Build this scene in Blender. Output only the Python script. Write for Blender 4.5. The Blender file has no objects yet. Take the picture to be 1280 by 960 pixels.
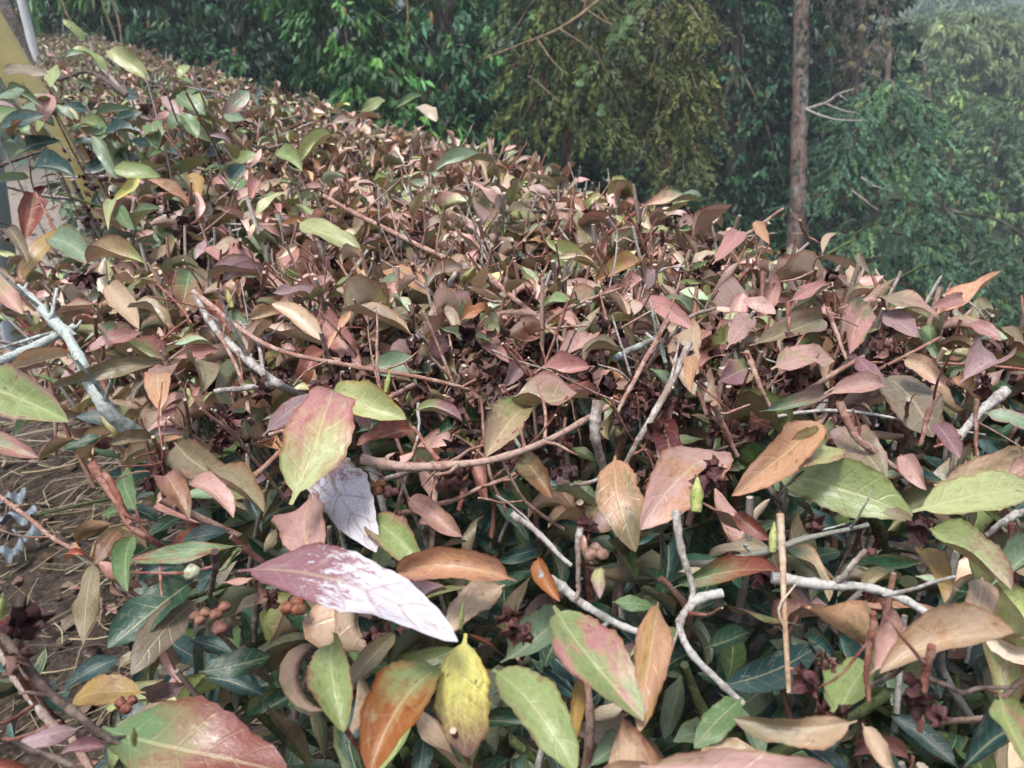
import bpy, math, random
import numpy as np
from mathutils import Vector, Matrix

rng = np.random.default_rng(11)
random.seed(11)
scene = bpy.context.scene
COL = scene.collection

# ------------------------------------------------------------------ camera
PITCH = math.radians(25.7)
FPX = 967.0                       # focal length in pixels of the 1280 wide photograph
HEDGE_H = 0.70
CAM = np.array([0.0, 0.0, 0.94])
cam_data = bpy.data.cameras.new("camera")
cam_data.sensor_width = 36.0
cam_data.lens = FPX / 1280 * 36.0
cam_data.clip_start = 0.02
cam_data.clip_end = 2000
cam_data.dof.use_dof = True
cam_data.dof.focus_distance = 0.56
cam_data.dof.aperture_fstop = 17.0
cam = bpy.data.objects.new("camera", cam_data)
COL.objects.link(cam)
cam.location = CAM
cam.rotation_euler = (math.radians(90) - PITCH, 0, 0)
scene.camera = cam

# ------------------------------------------------------------------ sky, sun, exposure
SUN_EL, SUN_AZ = math.radians(72), math.radians(215)
world = bpy.data.worlds.new("World")
scene.world = world
world.use_nodes = True
wn = world.node_tree
wn.nodes.clear()
sky = wn.nodes.new("ShaderNodeTexSky")
sky.sky_type = 'NISHITA'
sky.sun_disc = False
sky.sun_elevation = SUN_EL
sky.sun_rotation = SUN_AZ
sky.dust_density = 4.0
sky.air_density = 1.0
hsv = wn.nodes.new("ShaderNodeHueSaturation")
hsv.inputs['Saturation'].default_value = 0.8      # overcast: the blue is veiled by cloud
bg = wn.nodes.new("ShaderNodeBackground")
bg.inputs['Strength'].default_value = 0.085
wo = wn.nodes.new("ShaderNodeOutputWorld")
wn.links.new(sky.outputs[0], hsv.inputs['Color'])
wn.links.new(hsv.outputs[0], bg.inputs['Color'])
wn.links.new(bg.outputs[0], wo.inputs['Surface'])
sd = bpy.data.lights.new("sun", 'SUN')
sd.energy = 1.5
sd.angle = math.radians(14)
sd.color = (1.0, 0.99, 0.985)
sun = bpy.data.objects.new("sun", sd)
COL.objects.link(sun)
sv = Vector((math.sin(SUN_AZ) * math.cos(SUN_EL), math.cos(SUN_AZ) * math.cos(SUN_EL), math.sin(SUN_EL)))
sun.rotation_euler = sv.to_track_quat('Z', 'Y').to_euler()
sun.location = (0, 0, 30)
scene.view_settings.view_transform = 'Standard'
scene.view_settings.look = 'None'
scene.view_settings.gamma = 1.0
scene.view_settings.exposure = 1.56
scene.view_settings.use_curve_mapping = False
scene.render.engine = 'CYCLES'
scene.cycles.max_bounces = 4
scene.cycles.diffuse_bounces = 2
scene.cycles.glossy_bounces = 2
scene.cycles.transmission_bounces = 2
scene.cycles.use_adaptive_sampling = True
scene.cycles.adaptive_threshold = 0.035
scene.cycles.volume_bounces = 0

# ------------------------------------------------------------------ geometry of the view
CF = np.array([0, math.cos(PITCH), -math.sin(PITCH)])
CU = np.array([0, math.sin(PITCH), math.cos(PITCH)])
CR = np.array([1.0, 0, 0])

def ray(u, v):
    return CF + CR * ((u - 640) / FPX) + CU * ((480 - v) / FPX)

def at_height(u, v, z):
    r = ray(u, v)
    return CAM + r * ((z - CAM[2]) / r[2])

def at_depth(u, v, d):
    return CAM + ray(u, v) * d

def depth_of(p):
    return (np.asarray(p) - CAM) @ CF

def project(p):
    q = np.asarray(p) - CAM
    d = q @ CF
    return 640 + FPX * (q @ CR) / d, 480 - FPX * (q @ CU) / d, d

# hedge frame: s runs along the row, t across it
SD = np.array([-0.5, 0.8660254]); TD = np.array([0.8660254, 0.5])
def st(s, t):
    return s * SD[0] + t * TD[0], s * SD[1] + t * TD[1]
T0, T1 = -0.03, 0.86

def hedge_top(s, t):
    d1 = np.clip((t - (T1 - 0.24)) / 0.24, 0, 1.3)
    d0 = np.clip((0.09 - t) / 0.12, 0, 1.3)
    bump = 0.018 * np.sin(s * 5.1 + 1.3) * np.cos(t * 7.3) + 0.012 * np.sin(s * 11.7 + t * 9.0)
    return HEDGE_H + bump - 0.11 * d1 ** 2 - 0.10 * d0 ** 2

def ground_z(x, y):
    t = x * TD[0] + y * TD[1]
    s = x * SD[0] + y * SD[1]
    k = np.clip(1.0 - (s - 5.0) / 12.0, 0.12, 1.0)
    drop = np.clip(t - 1.3, 0, 13.0) * 0.50 * k
    far = np.clip((np.hypot(x, y) - 60.0) / 140.0, 0, 1)
    far = far * far * (3 - 2 * far) * (np.clip((t + 10) / 40, 0, 1))
    n = 0.018 * np.sin(3.1 * x + 1.7 * y) + 0.014 * np.sin(7.3 * x - 5.1 * y) + 0.01 * np.sin(13 * x + 11 * y)
    big = 1.5 * np.sin(x * 0.03 + 1) * np.cos(y * 0.035) * far
    return -drop + n + far * 5.0 + big

# ------------------------------------------------------------------ mesh building
class Acc:
    """collects polygons with per-point attributes and turns them into one mesh"""
    def __init__(self):
        self.v = []; self.q = []; self.t = []; self.a = {}; self.n = 0
    def add(self, verts, quads=None, tris=None, **attrs):
        verts = np.asarray(verts, float).reshape(-1, 3)
        if quads is not None and len(quads): self.q.append(np.asarray(quads, int).reshape(-1, 4) + self.n)
        if tris is not None and len(tris): self.t.append(np.asarray(tris, int).reshape(-1, 3) + self.n)
        self.v.append(verts)
        for k, val in attrs.items():
            val = np.asarray(val, float)
            if val.ndim == 1: val = np.tile(val, (len(verts), 1))
            self.a.setdefault(k, []).append(val)
        self.n += len(verts)
    def mesh(self, name, smooth=True):
        me = bpy.data.meshes.new(name)
        v = np.concatenate(self.v)
        q = np.concatenate(self.q) if self.q else np.zeros((0, 4), int)
        t = np.concatenate(self.t) if self.t else np.zeros((0, 3), int)
        loops = np.concatenate([q.ravel(), t.ravel()])
        starts = np.concatenate([np.arange(len(q)) * 4, len(q) * 4 + np.arange(len(t)) * 3])
        me.vertices.add(len(v)); me.vertices.foreach_set("co", v.ravel().astype(np.float32))
        me.loops.add(len(loops)); me.loops.foreach_set("vertex_index", loops.astype(np.int32))
        me.polygons.add(len(starts)); me.polygons.foreach_set("loop_start", starts.astype(np.int32))
        if smooth: me.polygons.foreach_set("use_smooth", np.ones(len(starts), bool))
        for k, lst in self.a.items():
            arr = np.concatenate(lst).astype(np.float32)
            if arr.shape[1] == 4:
                at = me.attributes.new(k, 'FLOAT_COLOR', 'POINT'); at.data.foreach_set("color", arr.ravel())
            else:
                at = me.attributes.new(k, 'FLOAT_VECTOR', 'POINT'); at.data.foreach_set("vector", arr.ravel())
        me.update(calc_edges=True); me.validate()
        return me

def link(name, data, mat=None, parent=None):
    o = bpy.data.objects.new(name, data)
    COL.objects.link(o)
    if mat is not None and data is not None:
        data.materials.clear(); data.materials.append(mat)
    if parent is not None: o.parent = parent
    return o

def tag(o, label=None, category=None, group=None, kind=None):
    if label: o['label'] = label
    if category: o['category'] = category
    if group: o['group'] = group
    if kind: o['kind'] = kind
    return o

def thing(name, loc, label, category, group=None):
    e = bpy.data.objects.new(name, None)
    e.empty_display_size = 0.1
    e.location = loc
    COL.objects.link(e)
    return tag(e, label, category, group)

def unit(a):
    a = np.asarray(a, float)
    return a / np.maximum(np.linalg.norm(a, axis=-1, keepdims=True), 1e-9)

# ------------------------------------------------------------------ materials
def new_mat(name):
    m = bpy.data.materials.new(name); m.use_nodes = True
    nt = m.node_tree; nt.nodes.clear()
    return m, nt
class N:
    """tiny node helper"""
    def __init__(self, nt): self.nt = nt
    def __call__(self, typ, inputs=None, **props):
        n = self.nt.nodes.new(typ)
        for k, v in props.items(): setattr(n, k, v)
        for k, v in (inputs or {}).items():
            if isinstance(v, bpy.types.NodeSocket): self.nt.links.new(v, n.inputs[k])
            else: n.inputs[k].default_value = v
        return n
    def math(self, op, a, b=None, c=None, clamp=False):
        n = self.nt.nodes.new("ShaderNodeMath"); n.operation = op; n.use_clamp = clamp
        for i, x in enumerate((a, b, c)):
            if x is None: continue
            if isinstance(x, bpy.types.NodeSocket): self.nt.links.new(x, n.inputs[i])
            else: n.inputs[i].default_value = x
        return n.outputs[0]
    def mix(self, f, a, b, blend='MIX'):
        n = self.nt.nodes.new("ShaderNodeMix"); n.data_type = 'RGBA'; n.blend_type = blend
        for i, x in ((0, f), (6, a), (7, b)):
            if isinstance(x, bpy.types.NodeSocket): self.nt.links.new(x, n.inputs[i])
            else: n.inputs[i].default_value = x
        return n.outputs[2]
    def ramp(self, x, lo, hi, a=0.0, b=1.0):
        n = self.nt.nodes.new("ShaderNodeMapRange"); n.interpolation_type = 'SMOOTHSTEP'
        self.nt.links.new(x, n.inputs[0])
        for i, val in zip((1, 2, 3, 4), (lo, hi, a, b)): n.inputs[i].default_value = val
        return n.outputs[0]

def leaf_material():
    m, nt = new_mat("tea_leaf")
    n = N(nt)
    luv = n("ShaderNodeAttribute", attribute_name="luv")
    c1 = n("ShaderNodeAttribute", attribute_name="c1")
    c2 = n("ShaderNodeAttribute", attribute_name="c2")
    lp = n("ShaderNodeAttribute", attribute_name="lp")
    sep = n("ShaderNodeSeparateXYZ", {0: luv.outputs['Vector']})
    u, v, seed = sep.outputs
    sp = n("ShaderNodeSeparateXYZ", {0: lp.outputs['Vector']})
    tipw, edgew, patchw = sp.outputs
    av = n.math('ABSOLUTE', v)
    # coordinates on the blade, shifted by the leaf's seed
    co = n("ShaderNodeCombineXYZ", {0: n.math('MULTIPLY', u, 2.4), 1: v, 2: n.math('MULTIPLY', seed, 61.0)}).outputs[0]
    n1 = n("ShaderNodeTexNoise", {'Vector': co, 'Scale': 1.3, 'Detail': 3.0, 'Roughness': 0.55}).outputs[0]
    n2 = n("ShaderNodeTexNoise", {'Vector': co, 'Scale': 5.5, 'Detail': 4.0, 'Roughness': 0.6}).outputs[0]
    n3 = n("ShaderNodeTexNoise", {'Vector': co, 'Scale': 22.0, 'Detail': 3.0, 'Roughness': 0.6}).outputs[0]
    # pigment mask
    tip = n.math('ADD', n.math('MULTIPLY', tipw, u), n.math('MAXIMUM', n.math('MULTIPLY', tipw, -1.0), 0.0))
    edge = n.math('MULTIPLY', edgew, n.math('POWER', av, 2.5))
    pat = n.math('MULTIPLY', patchw, n.math('MULTIPLY', n.math('SUBTRACT', n1, 0.34), 2.4))
    tot = n.math('ADD', n.math('ADD', tip, edge), pat)
    tot = n.math('ADD', tot, n.math('MULTIPLY', n.math('SUBTRACT', n2, 0.5), 0.42))
    msk = n.ramp(tot, 0.30, 0.78)
    col = n.mix(msk, c1.outputs['Color'], c2.outputs['Color'])
    halo = n.math('MULTIPLY', n.math('MULTIPLY', msk, n.math('SUBTRACT', 1.0, msk)), 0.8)
    col = n.mix(halo, col, (0.42, 0.26, 0.13, 1))
    # mottling, fine speckle
    col = n.mix(n.ramp(n2, 0.38, 0.68, 0.0, 0.48), col, n.mix(1.0, col, (0.66, 0.60, 0.55, 1), 'MULTIPLY'))
    col = n.mix(n.ramp(n3, 0.55, 0.72, 0.0, 0.4), col, n.mix(1.0, col, (0.55, 0.46, 0.42, 1), 'MULTIPLY'))
    # brown blotches
    vo = n("ShaderNodeTexVoronoi", {'Vector': co, 'Scale': 1.9, 'Randomness': 1.0}).outputs['Distance']
    blot = n.math('MULTIPLY', n.ramp(n.math('ADD', vo, n.math('MULTIPLY', n2, 0.12)), 0.12, 0.19, 1.0, 0.0), n.ramp(n1, 0.38, 0.50))
    col = n.mix(n.math('MULTIPLY', blot, 0.8), col, (0.13, 0.06, 0.05, 1))
    n4 = n("ShaderNodeTexNoise", {'Vector': co, 'Scale': 2.6, 'Detail': 5.0, 'Roughness': 0.65, 'Distortion': 0.6}).outputs[0]
    col = n.mix(n.ramp(n4, 0.59, 0.65, 0.0, 0.42), col, n.mix(1.0, col, (0.52, 0.34, 0.26, 1), 'MULTIPLY'))
    col = n.mix(n.ramp(n4, 0.42, 0.34, 0.0, 0.30), col, n.mix(0.6, col, (0.50, 0.44, 0.36, 1)))
    # dry dark rim
    rim = n.math('MULTIPLY', n.ramp(n.math('ADD', av, n.math('MULTIPLY', n.math('SUBTRACT', n2, 0.5), 0.2)), 0.84, 0.98), 0.65)
    col = n.mix(rim, col, n.mix(1.0, col, (0.6, 0.38, 0.28, 1), 'MULTIPLY'))
    # veins
    ph = n.math('MULTIPLY', n.math('SUBTRACT', u, n.math('MULTIPLY', av, 0.14)), 44.0)
    vein = n.ramp(n.math('SINE', ph), 0.86, 1.0)
    vein = n.math('MULTIPLY', vein, n.ramp(av, 0.95, 0.7))
    mid = n.ramp(av, 0.035, 0.075, 1.0, 0.0)
    veincol = n.mix(0.5, col, (0.55, 0.50, 0.30, 1))
    col = n.mix(n.math('MULTIPLY', vein, 0.16), col, veincol)
    col = n.mix(n.math('MULTIPLY', mid, 0.55), col, veincol)
    hs = n("ShaderNodeHueSaturation", {'Saturation': 1.1, 'Value': 1.0, 'Color': col})
    col = hs.outputs[0]
    # white crust on the few leaves that carry it
    fr = n.math('MULTIPLY', c2.outputs['Alpha'], n.ramp(n.math('ADD', n.math('ADD', u, n.math('MULTIPLY', n.math('SUBTRACT', n2, 0.5), 0.9)), n.math('MULTIPLY', n.math('SUBTRACT', n3, 0.5), 0.35)), 0.40, 0.56))
    fr = n.math('MULTIPLY', n.math('MULTIPLY', fr, n.ramp(n3, 0.30, 0.66, 1.0, 0.6)), n.ramp(n4, 0.70, 0.50, 0.45, 1.0))
    fr = n.math('MULTIPLY', fr, n.math('SUBTRACT', 1.0, n.math('MULTIPLY', n.math('ADD', mid, vein), 0.4), clamp=True))
    col = n.mix(fr, col, (0.62, 0.62, 0.67, 1))
    # underside: paler, duller, browner
    geo = n("ShaderNodeNewGeometry")
    und = n.mix(0.42, col, (0.26, 0.205, 0.14, 1))
    col = n.mix(geo.outputs['Backfacing'], col, und)
    h = n.math('ADD', n.math('ADD', n.math('MULTIPLY', n2, 0.7), n.math('MULTIPLY', n3, 0.12)), n.math('ADD', n.math('MULTIPLY', vein, -0.35), n.math('MULTIPLY', mid, -0.6)))
    bump = n("ShaderNodeBump", {'Height': h, 'Strength': 0.36, 'Distance': 0.0014}).outputs[0]
    rough = n.ramp(n2, 0.3, 0.7, 0.28, 0.48)
    pb = n("ShaderNodeBsdfPrincipled", {'Base Color': col, 'Roughness': rough, 'Normal': bump, 'Specular IOR Level': c1.outputs['Alpha']})
    tr = n("ShaderNodeBsdfTranslucent", {'Color': n.mix(1.0, col, (1.0, 0.85, 0.55, 1), 'MULTIPLY'), 'Normal': bump})
    mx = n("ShaderNodeMixShader", {0: 0.17, 1: pb.outputs[0], 2: tr.outputs[0]})
    out = n("ShaderNodeOutputMaterial", {0: mx.outputs[0]})
    return m

def bark_material():
    m, nt = new_mat("twig_bark"); n = N(nt)
    c1 = n("ShaderNodeAttribute", attribute_name="c1"); c2 = n("ShaderNodeAttribute", attribute_name="c2")
    tc = n("ShaderNodeTexCoord").outputs['Object']
    n1 = n("ShaderNodeTexNoise", {'Vector': tc, 'Scale': 110.0, 'Detail': 4.0, 'Roughness': 0.65}).outputs[0]
    n2 = n("ShaderNodeTexNoise", {'Vector': tc, 'Scale': 480.0, 'Detail': 3.0, 'Roughness': 0.6}).outputs[0]
    msk = n.ramp(n.math('ADD', n1, n.math('SUBTRACT', c2.outputs['Alpha'], 0.5)), 0.46, 0.58)
    col = n.mix(msk, c1.outputs['Color'], c2.outputs['Color'])
    col = n.mix(n.ramp(n2, 0.45, 0.7, 0.0, 0.65), col, n.mix(1.0, col, (0.40, 0.34, 0.31, 1), 'MULTIPLY'))
    bump = n("ShaderNodeBump", {'Height': n.math('ADD', n1, n.math('MULTIPLY', n2, 0.5)), 'Strength': 0.7, 'Distance': 0.0007}).outputs[0]
    pb = n("ShaderNodeBsdfPrincipled", {'Base Color': col, 'Roughness': 0.8, 'Normal': bump, 'Specular IOR Level': 0.25})
    n("ShaderNodeOutputMaterial", {0: pb.outputs[0]})
    return m

def crumple_material():
    m, nt = new_mat("dried_petal"); n = N(nt)
    c1 = n("ShaderNodeAttribute", attribute_name="c1")
    tc = n("ShaderNodeTexCoord").outputs['Object']
    n1 = n("ShaderNodeTexNoise", {'Vector': tc, 'Scale': 260.0, 'Detail': 4.0}).outputs[0]
    col = n.mix(n.ramp(n1, 0.35, 0.7), n.mix(1.0, c1.outputs['Color'], (0.5, 0.42, 0.42, 1), 'MULTIPLY'), c1.outputs['Color'])
    bump = n("ShaderNodeBump", {'Height': n1, 'Strength': 0.8, 'Distance': 0.002}).outputs[0]
    pb = n("ShaderNodeBsdfPrincipled", {'Base Color': col, 'Roughness': 0.62, 'Normal': bump, 'Specular IOR Level': 0.35})
    n("ShaderNodeOutputMaterial", {0: pb.outputs[0]})
    return m

def far_leaf_material(name, trans=0.25, rough=0.45):
    m, nt = new_mat(name); n = N(nt)
    c1 = n("ShaderNodeAttribute", attribute_name="c1")
    tc = n("ShaderNodeTexCoord").outputs['Object']
    n1 = n("ShaderNodeTexNoise", {'Vector': tc, 'Scale': 18.0, 'Detail': 3.0}).outputs[0]
    col = n.mix(n.ramp(n1, 0.35, 0.7, 0.0, 0.5), c1.outputs['Color'], n.mix(1.0, c1.outputs['Color'], (0.6, 0.62, 0.5, 1), 'MULTIPLY'))
    pb = n("ShaderNodeBsdfPrincipled", {'Base Color': col, 'Roughness': rough, 'Specular IOR Level': 0.22})
    tr = n("ShaderNodeBsdfTranslucent", {'Color': col})
    mx = n("ShaderNodeMixShader", {0: trans, 1: pb.outputs[0], 2: tr.outputs[0]})
    n("ShaderNodeOutputMaterial", {0: mx.outputs[0]})
    return m

def far_bark_material():
    m, nt = new_mat("tree_bark"); n = N(nt)
    c1 = n("ShaderNodeAttribute", attribute_name="c1")
    tc = n("ShaderNodeTexCoord").outputs['Object']
    mp = n("ShaderNodeMapping", {'Vector': tc, 'Scale': (1, 1, 0.15)}).outputs[0]
    n1 = n("ShaderNodeTexNoise", {'Vector': mp, 'Scale': 28.0, 'Detail': 5.0, 'Roughness': 0.7}).outputs[0]
    n2 = n("ShaderNodeTexNoise", {'Vector': tc, 'Scale': 3.0, 'Detail': 3.0}).outputs[0]
    col = n.mix(n.ramp(n1, 0.35, 0.65), n.mix(1.0, c1.outputs['Color'], (0.4, 0.34, 0.3, 1), 'MULTIPLY'), c1.outputs['Color'])
    col = n.mix(n.ramp(n2, 0.5, 0.7, 0.0, 0.6), col, (0.22, 0.24, 0.21, 1))
    bump = n("ShaderNodeBump", {'Height': n1, 'Strength': 0.8, 'Distance': 0.03}).outputs[0]
    pb = n("ShaderNodeBsdfPrincipled", {'Base Color': col, 'Roughness': 0.9, 'Normal': bump, 'Specular IOR Level': 0.2})
    n("ShaderNodeOutputMaterial", {0: pb.outputs[0]})
    return m

def ground_material():
    m, nt = new_mat("soil"); n = N(nt)
    tc = n("ShaderNodeTexCoord").outputs['Object']
    n0 = n("ShaderNodeTexNoise", {'Vector': tc, 'Scale': 1.3, 'Detail': 4.0}).outputs[0]
    n1 = n("ShaderNodeTexNoise", {'Vector': tc, 'Scale': 14.0, 'Detail': 6.0, 'Roughness': 0.7}).outputs[0]
    n2 = n("ShaderNodeTexNoise", {'Vector': tc, 'Scale': 90.0, 'Detail': 5.0, 'Roughness': 0.7}).outputs[0]
    col = n.mix(n.ramp(n1, 0.35, 0.68), (0.022, 0.016, 0.012, 1), (0.075, 0.057, 0.043, 1))
    col = n.mix(n.ramp(n2, 0.48, 0.72, 0.0, 0.6), col, (0.20, 0.16, 0.12, 1))
    col = n.mix(n.ramp(n0, 0.45, 0.65, 0.0, 0.25), col, (0.13, 0.105, 0.08, 1))
    # further along the path the soil is dry, pale and strewn with mulch
    pos = n("ShaderNodeNewGeometry").outputs['Position']
    along = n("ShaderNodeVectorMath", {0: pos, 1: (-0.5, 0.866, 0)}, operation='DOT_PRODUCT').outputs['Value']
    dry = n.ramp(n.math('ADD', along, n.math('MULTIPLY', n1, 0.6)), 2.1, 3.0, 0.0, 0.8)
    col = n.mix(dry, col, n.mix(n.ramp(n2, 0.35, 0.65), (0.20, 0.165, 0.135, 1), (0.42, 0.37, 0.32, 1)))
    # beyond the terrace the slope is covered with low growth
    geo = n("ShaderNodeNewGeometry")
    z = n("ShaderNodeSeparateXYZ", {0: geo.outputs['Position']}).outputs[2]
    dist = n("ShaderNodeVectorMath", {0: geo.outputs['Position']}, operation='LENGTH').outputs['Value']
    green = n.mix(n.ramp(n0, 0.35, 0.65), (0.020, 0.035, 0.018, 1), (0.045, 0.06, 0.025, 1))
    col = n.mix(n.ramp(dist, 5.0, 7.5), col, green)
    bump = n("ShaderNodeBump", {'Height': n.math('ADD', n1, n.math('MULTIPLY', n2, 0.6)), 'Strength': 1.0, 'Distance': 0.02}).outputs[0]
    pb = n("ShaderNodeBsdfPrincipled", {'Base Color': col, 'Roughness': 0.95, 'Normal': bump, 'Specular IOR Level': 0.2})
    n("ShaderNodeOutputMaterial", {0: pb.outputs[0]})
    return m

def plastic_material(name, c, c_dirt, rough=0.45):
    m, nt = new_mat(name); n = N(nt)
    tc = n("ShaderNodeTexCoord").outputs['Object']
    n1 = n("ShaderNodeTexNoise", {'Vector': tc, 'Scale': 9.0, 'Detail': 6.0, 'Roughness': 0.7}).outputs[0]
    n2 = n("ShaderNodeTexNoise", {'Vector': tc, 'Scale': 140.0, 'Detail': 3.0}).outputs[0]
    col = n.mix(n.ramp(n1, 0.42, 0.72, 0.0, 0.65), (*c, 1), (*c_dirt, 1))
    col = n.mix(n.ramp(n2, 0.62, 0.75, 0.0, 0.5), col, (*[x * 0.6 for x in c_dirt], 1))
    bump = n("ShaderNodeBump", {'Height': n2, 'Strength': 0.15, 'Distance': 0.002}).outputs[0]
    pb = n("ShaderNodeBsdfPrincipled", {'Base Color': col, 'Roughness': rough, 'Normal': bump})
    n("ShaderNodeOutputMaterial", {0: pb.outputs[0]})
    return m

M_LEAF = leaf_material(); M_BARK = bark_material(); M_CRUMPLE = crumple_material()
M_FAR = far_leaf_material("tree_leaf"); M_NEEDLE = far_leaf_material("cedar_needle", 0.15, 0.6)
M_FBARK = far_bark_material(); M_SOIL = ground_material()
M_YELLOW = plastic_material("yellow_paint", (0.54, 0.44, 0.18), (0.33, 0.27, 0.11))
M_PALEBLUE = plastic_material("pale_blue_plastic", (0.50, 0.62, 0.68), (0.40, 0.46, 0.46))
M_WHITE = plastic_material("weathered_white", (0.55, 0.56, 0.54), (0.34, 0.34, 0.30), 0.7)
M_FILM = plastic_material("grey_blue_film", (0.15, 0.18, 0.205), (0.07, 0.08, 0.08), 0.5)

# ------------------------------------------------------------------ leaf builder
PAL = dict(
    pink=(.49, .315, .28), rose=(.41, .22, .205), tan=(.46, .345, .245), orange=(.49, .29, .18), rust=(.34, .145, .065),
    olive=(.225, .19, .12), taupe=(.21, .175, .125), mauve=(.34, .235, .245), purple=(.24, .13, .145), redbrown=(.24, .085, .065),
    maroon=(.115, .028, .028), brown=(.20, .11, .065), pale=(.39, .42, .21), light=(.25, .31, .135), green=(.12, .195, .085),
    dark=(.030, .075, .042), teal=(.030, .075, .070), yellow=(.60, .57, .21), greygreen=(.19, .26, .17), gold=(.36, .24, .095), cream=(.56, .48, .36))

def leaf_profile(u, kind):
    # elliptic lanceolate blade with a drawn-out tip
    x = np.clip((u - .07) / .93, 0, 1)                 # the first bit is the leaf stalk
    w = x ** .66 * (1 - x) ** .78
    w = w / (.4583 ** .66 * .5417 ** .78)
    return np.maximum(w, np.where(u < .5, 0.07, 0.02))

def leaves(acc, B, A, Nn, L, W, c1, c2, lp, frost, gloss, bend, fold, twist, wave, seed, nu=10, nv=4, chord=False, serr=0.0, curl=None):
    """vectorised leaves. arrays of length n; c1,c2 (n,3)"""
    n = len(L)
    B = np.asarray(B, float).reshape(n, 3); A = unit(np.asarray(A, float).reshape(n, 3))
    Nn = np.asarray(Nn, float).reshape(n, 3)
    Nn = unit(Nn - A * (Nn * A).sum(1, keepdims=True))
    S = np.cross(Nn, A)
    u = np.linspace(0, 1, nu + 1)
    vv = np.linspace(-1, 1, nv + 1)
    bend = np.asarray(bend)[:, None]
    th = bend * (u[None] ** 1.3)                                     # tangent angle along the blade
    ct, sn = np.cos(th), np.sin(th)
    cx = np.concatenate([np.zeros((n, 1)), np.cumsum((ct[:, 1:] + ct[:, :-1]) / 2, 1)], 1) / nu
    cz = -np.concatenate([np.zeros((n, 1)), np.cumsum((sn[:, 1:] + sn[:, :-1]) / 2, 1)], 1) / nu
    if chord:
        dx, dz = cx[:, -1:], cz[:, -1:]
        ln = np.hypot(dx, dz); a = np.arctan2(dz, dx)
        cx, cz = (cx * np.cos(a) + cz * np.sin(a)) / ln, (-cx * np.sin(a) + cz * np.cos(a)) / ln
        th = th + a
        ct, sn = np.cos(th), np.sin(th)
    L = np.asarray(L)[:, None]; W = np.asarray(W)[:, None]
    hw = leaf_profile(u, 0)[None] * W * 0.5                          # half width (n,nu+1)
    if serr > 0:
        hw = hw * (1 + serr * (np.arange(nu + 1) % 2)[None])
    sg = np.sign(vv)[None, None, :]; sd0 = np.asarray(seed)[:, None, None]; uu = u[None, :, None]
    rag = 1 + .13 * np.sin(sd0 * 57) * sg + .055 * np.sin(uu * 15 + sd0 * 33 + sg * 2) + .035 * np.sin(uu * 31 + sd0 * 71 + sg)
    y = vv[None, None, :] * hw[:, :, None] * rag                      # (n,nu+1,nv+1)
    fold = np.asarray(fold)[:, None, None]
    z = fold * np.abs(y)
    if curl is not None:
        z = z + np.asarray(curl)[:, None, None] * (vv[None, None, :] ** 2) * hw[:, :, None]
        y = y * (1 - 0.25 * np.minimum(np.abs(np.asarray(curl))[:, None, None], 1.5) * vv[None, None, :] ** 2)
    wv = np.asarray(wave)[:, None, None]; sd_ = np.asarray(seed)[:, None, None]
    z = z + wv * 2.2 * hw[:, :, None] * (vv[None, None, :] ** 2) * np.sin(u[None, :, None] * 9.0 + sd_ * 40 + np.sign(vv)[None, None, :] * 1.7)
    z = z + wv * 0.35 * W[:, :, None] * np.sin(u[None, :, None] * 5.0 + sd_ * 90)
    tw = (np.asarray(twist)[:, None] * (u[None] - 0.3))[:, :, None]
    y, z = y * np.cos(tw) - z * np.sin(tw), y * np.sin(tw) + z * np.cos(tw)
    y = y + (.22 * np.sin(sd0 * 91)) * L[:, :, None] * uu * (1 - uu)          # sickle
    # local -> world : tangent frame T, Nl
    X = cx[:, :, None] * L[:, :, None] + sn[:, :, None] * z
    Z = cz[:, :, None] * L[:, :, None] + ct[:, :, None] * z
    P = B[:, None, None, :] + X[..., None] * A[:, None, None, :] + y[..., None] * S[:, None, None, :] + Z[..., None] * Nn[:, None, None, :]
    npl = (nu + 1) * (nv + 1)
    i = np.arange(nu)[:, None] * (nv + 1) + np.arange(nv)[None]
    q = np.stack([i, i + nv + 1, i + nv + 2, i + 1], -1).reshape(-1, 4)
    q = (q[None] + (np.arange(n) * npl)[:, None, None]).reshape(-1, 4)
    luv = np.empty((n, nu + 1, nv + 1, 3))
    luv[..., 0] = u[None, :, None]; luv[..., 1] = vv[None, None, :]; luv[..., 2] = sd_
    def per(a, k):
        return np.broadcast_to(np.asarray(a)[:, None, :], (n, npl, k)).reshape(-1, k)
    C1 = np.concatenate([c1, np.asarray(gloss)[:, None]], 1); C2 = np.concatenate([c2, np.asarray(frost)[:, None]], 1)
    acc.add(P, quads=q, luv=luv.reshape(-1, 3), c1=per(C1, 4), c2=per(C2, 4), lp=per(lp, 3))

# ------------------------------------------------------------------ tubes
def smooth_path(pts, k):
    p = np.asarray(pts, float)
    if len(p) < 3:
        t = np.linspace(0, 1, k)[:, None]
        return p[0] * (1 - t) + p[-1] * t
    ext = np.vstack([2 * p[0] - p[1], p, 2 * p[-1] - p[-2]])
    out = []
    seg = len(p) - 1
    for x in np.linspace(0, seg - 1e-6, k):
        i = int(x); f = x - i
        a, b, c, d = ext[i], ext[i + 1], ext[i + 2], ext[i + 3]
        out.append(0.5 * ((2 * b) + (-a + c) * f + (2 * a - 5 * b + 4 * c - d) * f * f + (-a + 3 * b - 3 * c + d) * f ** 3))
    return np.array(out)

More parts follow.
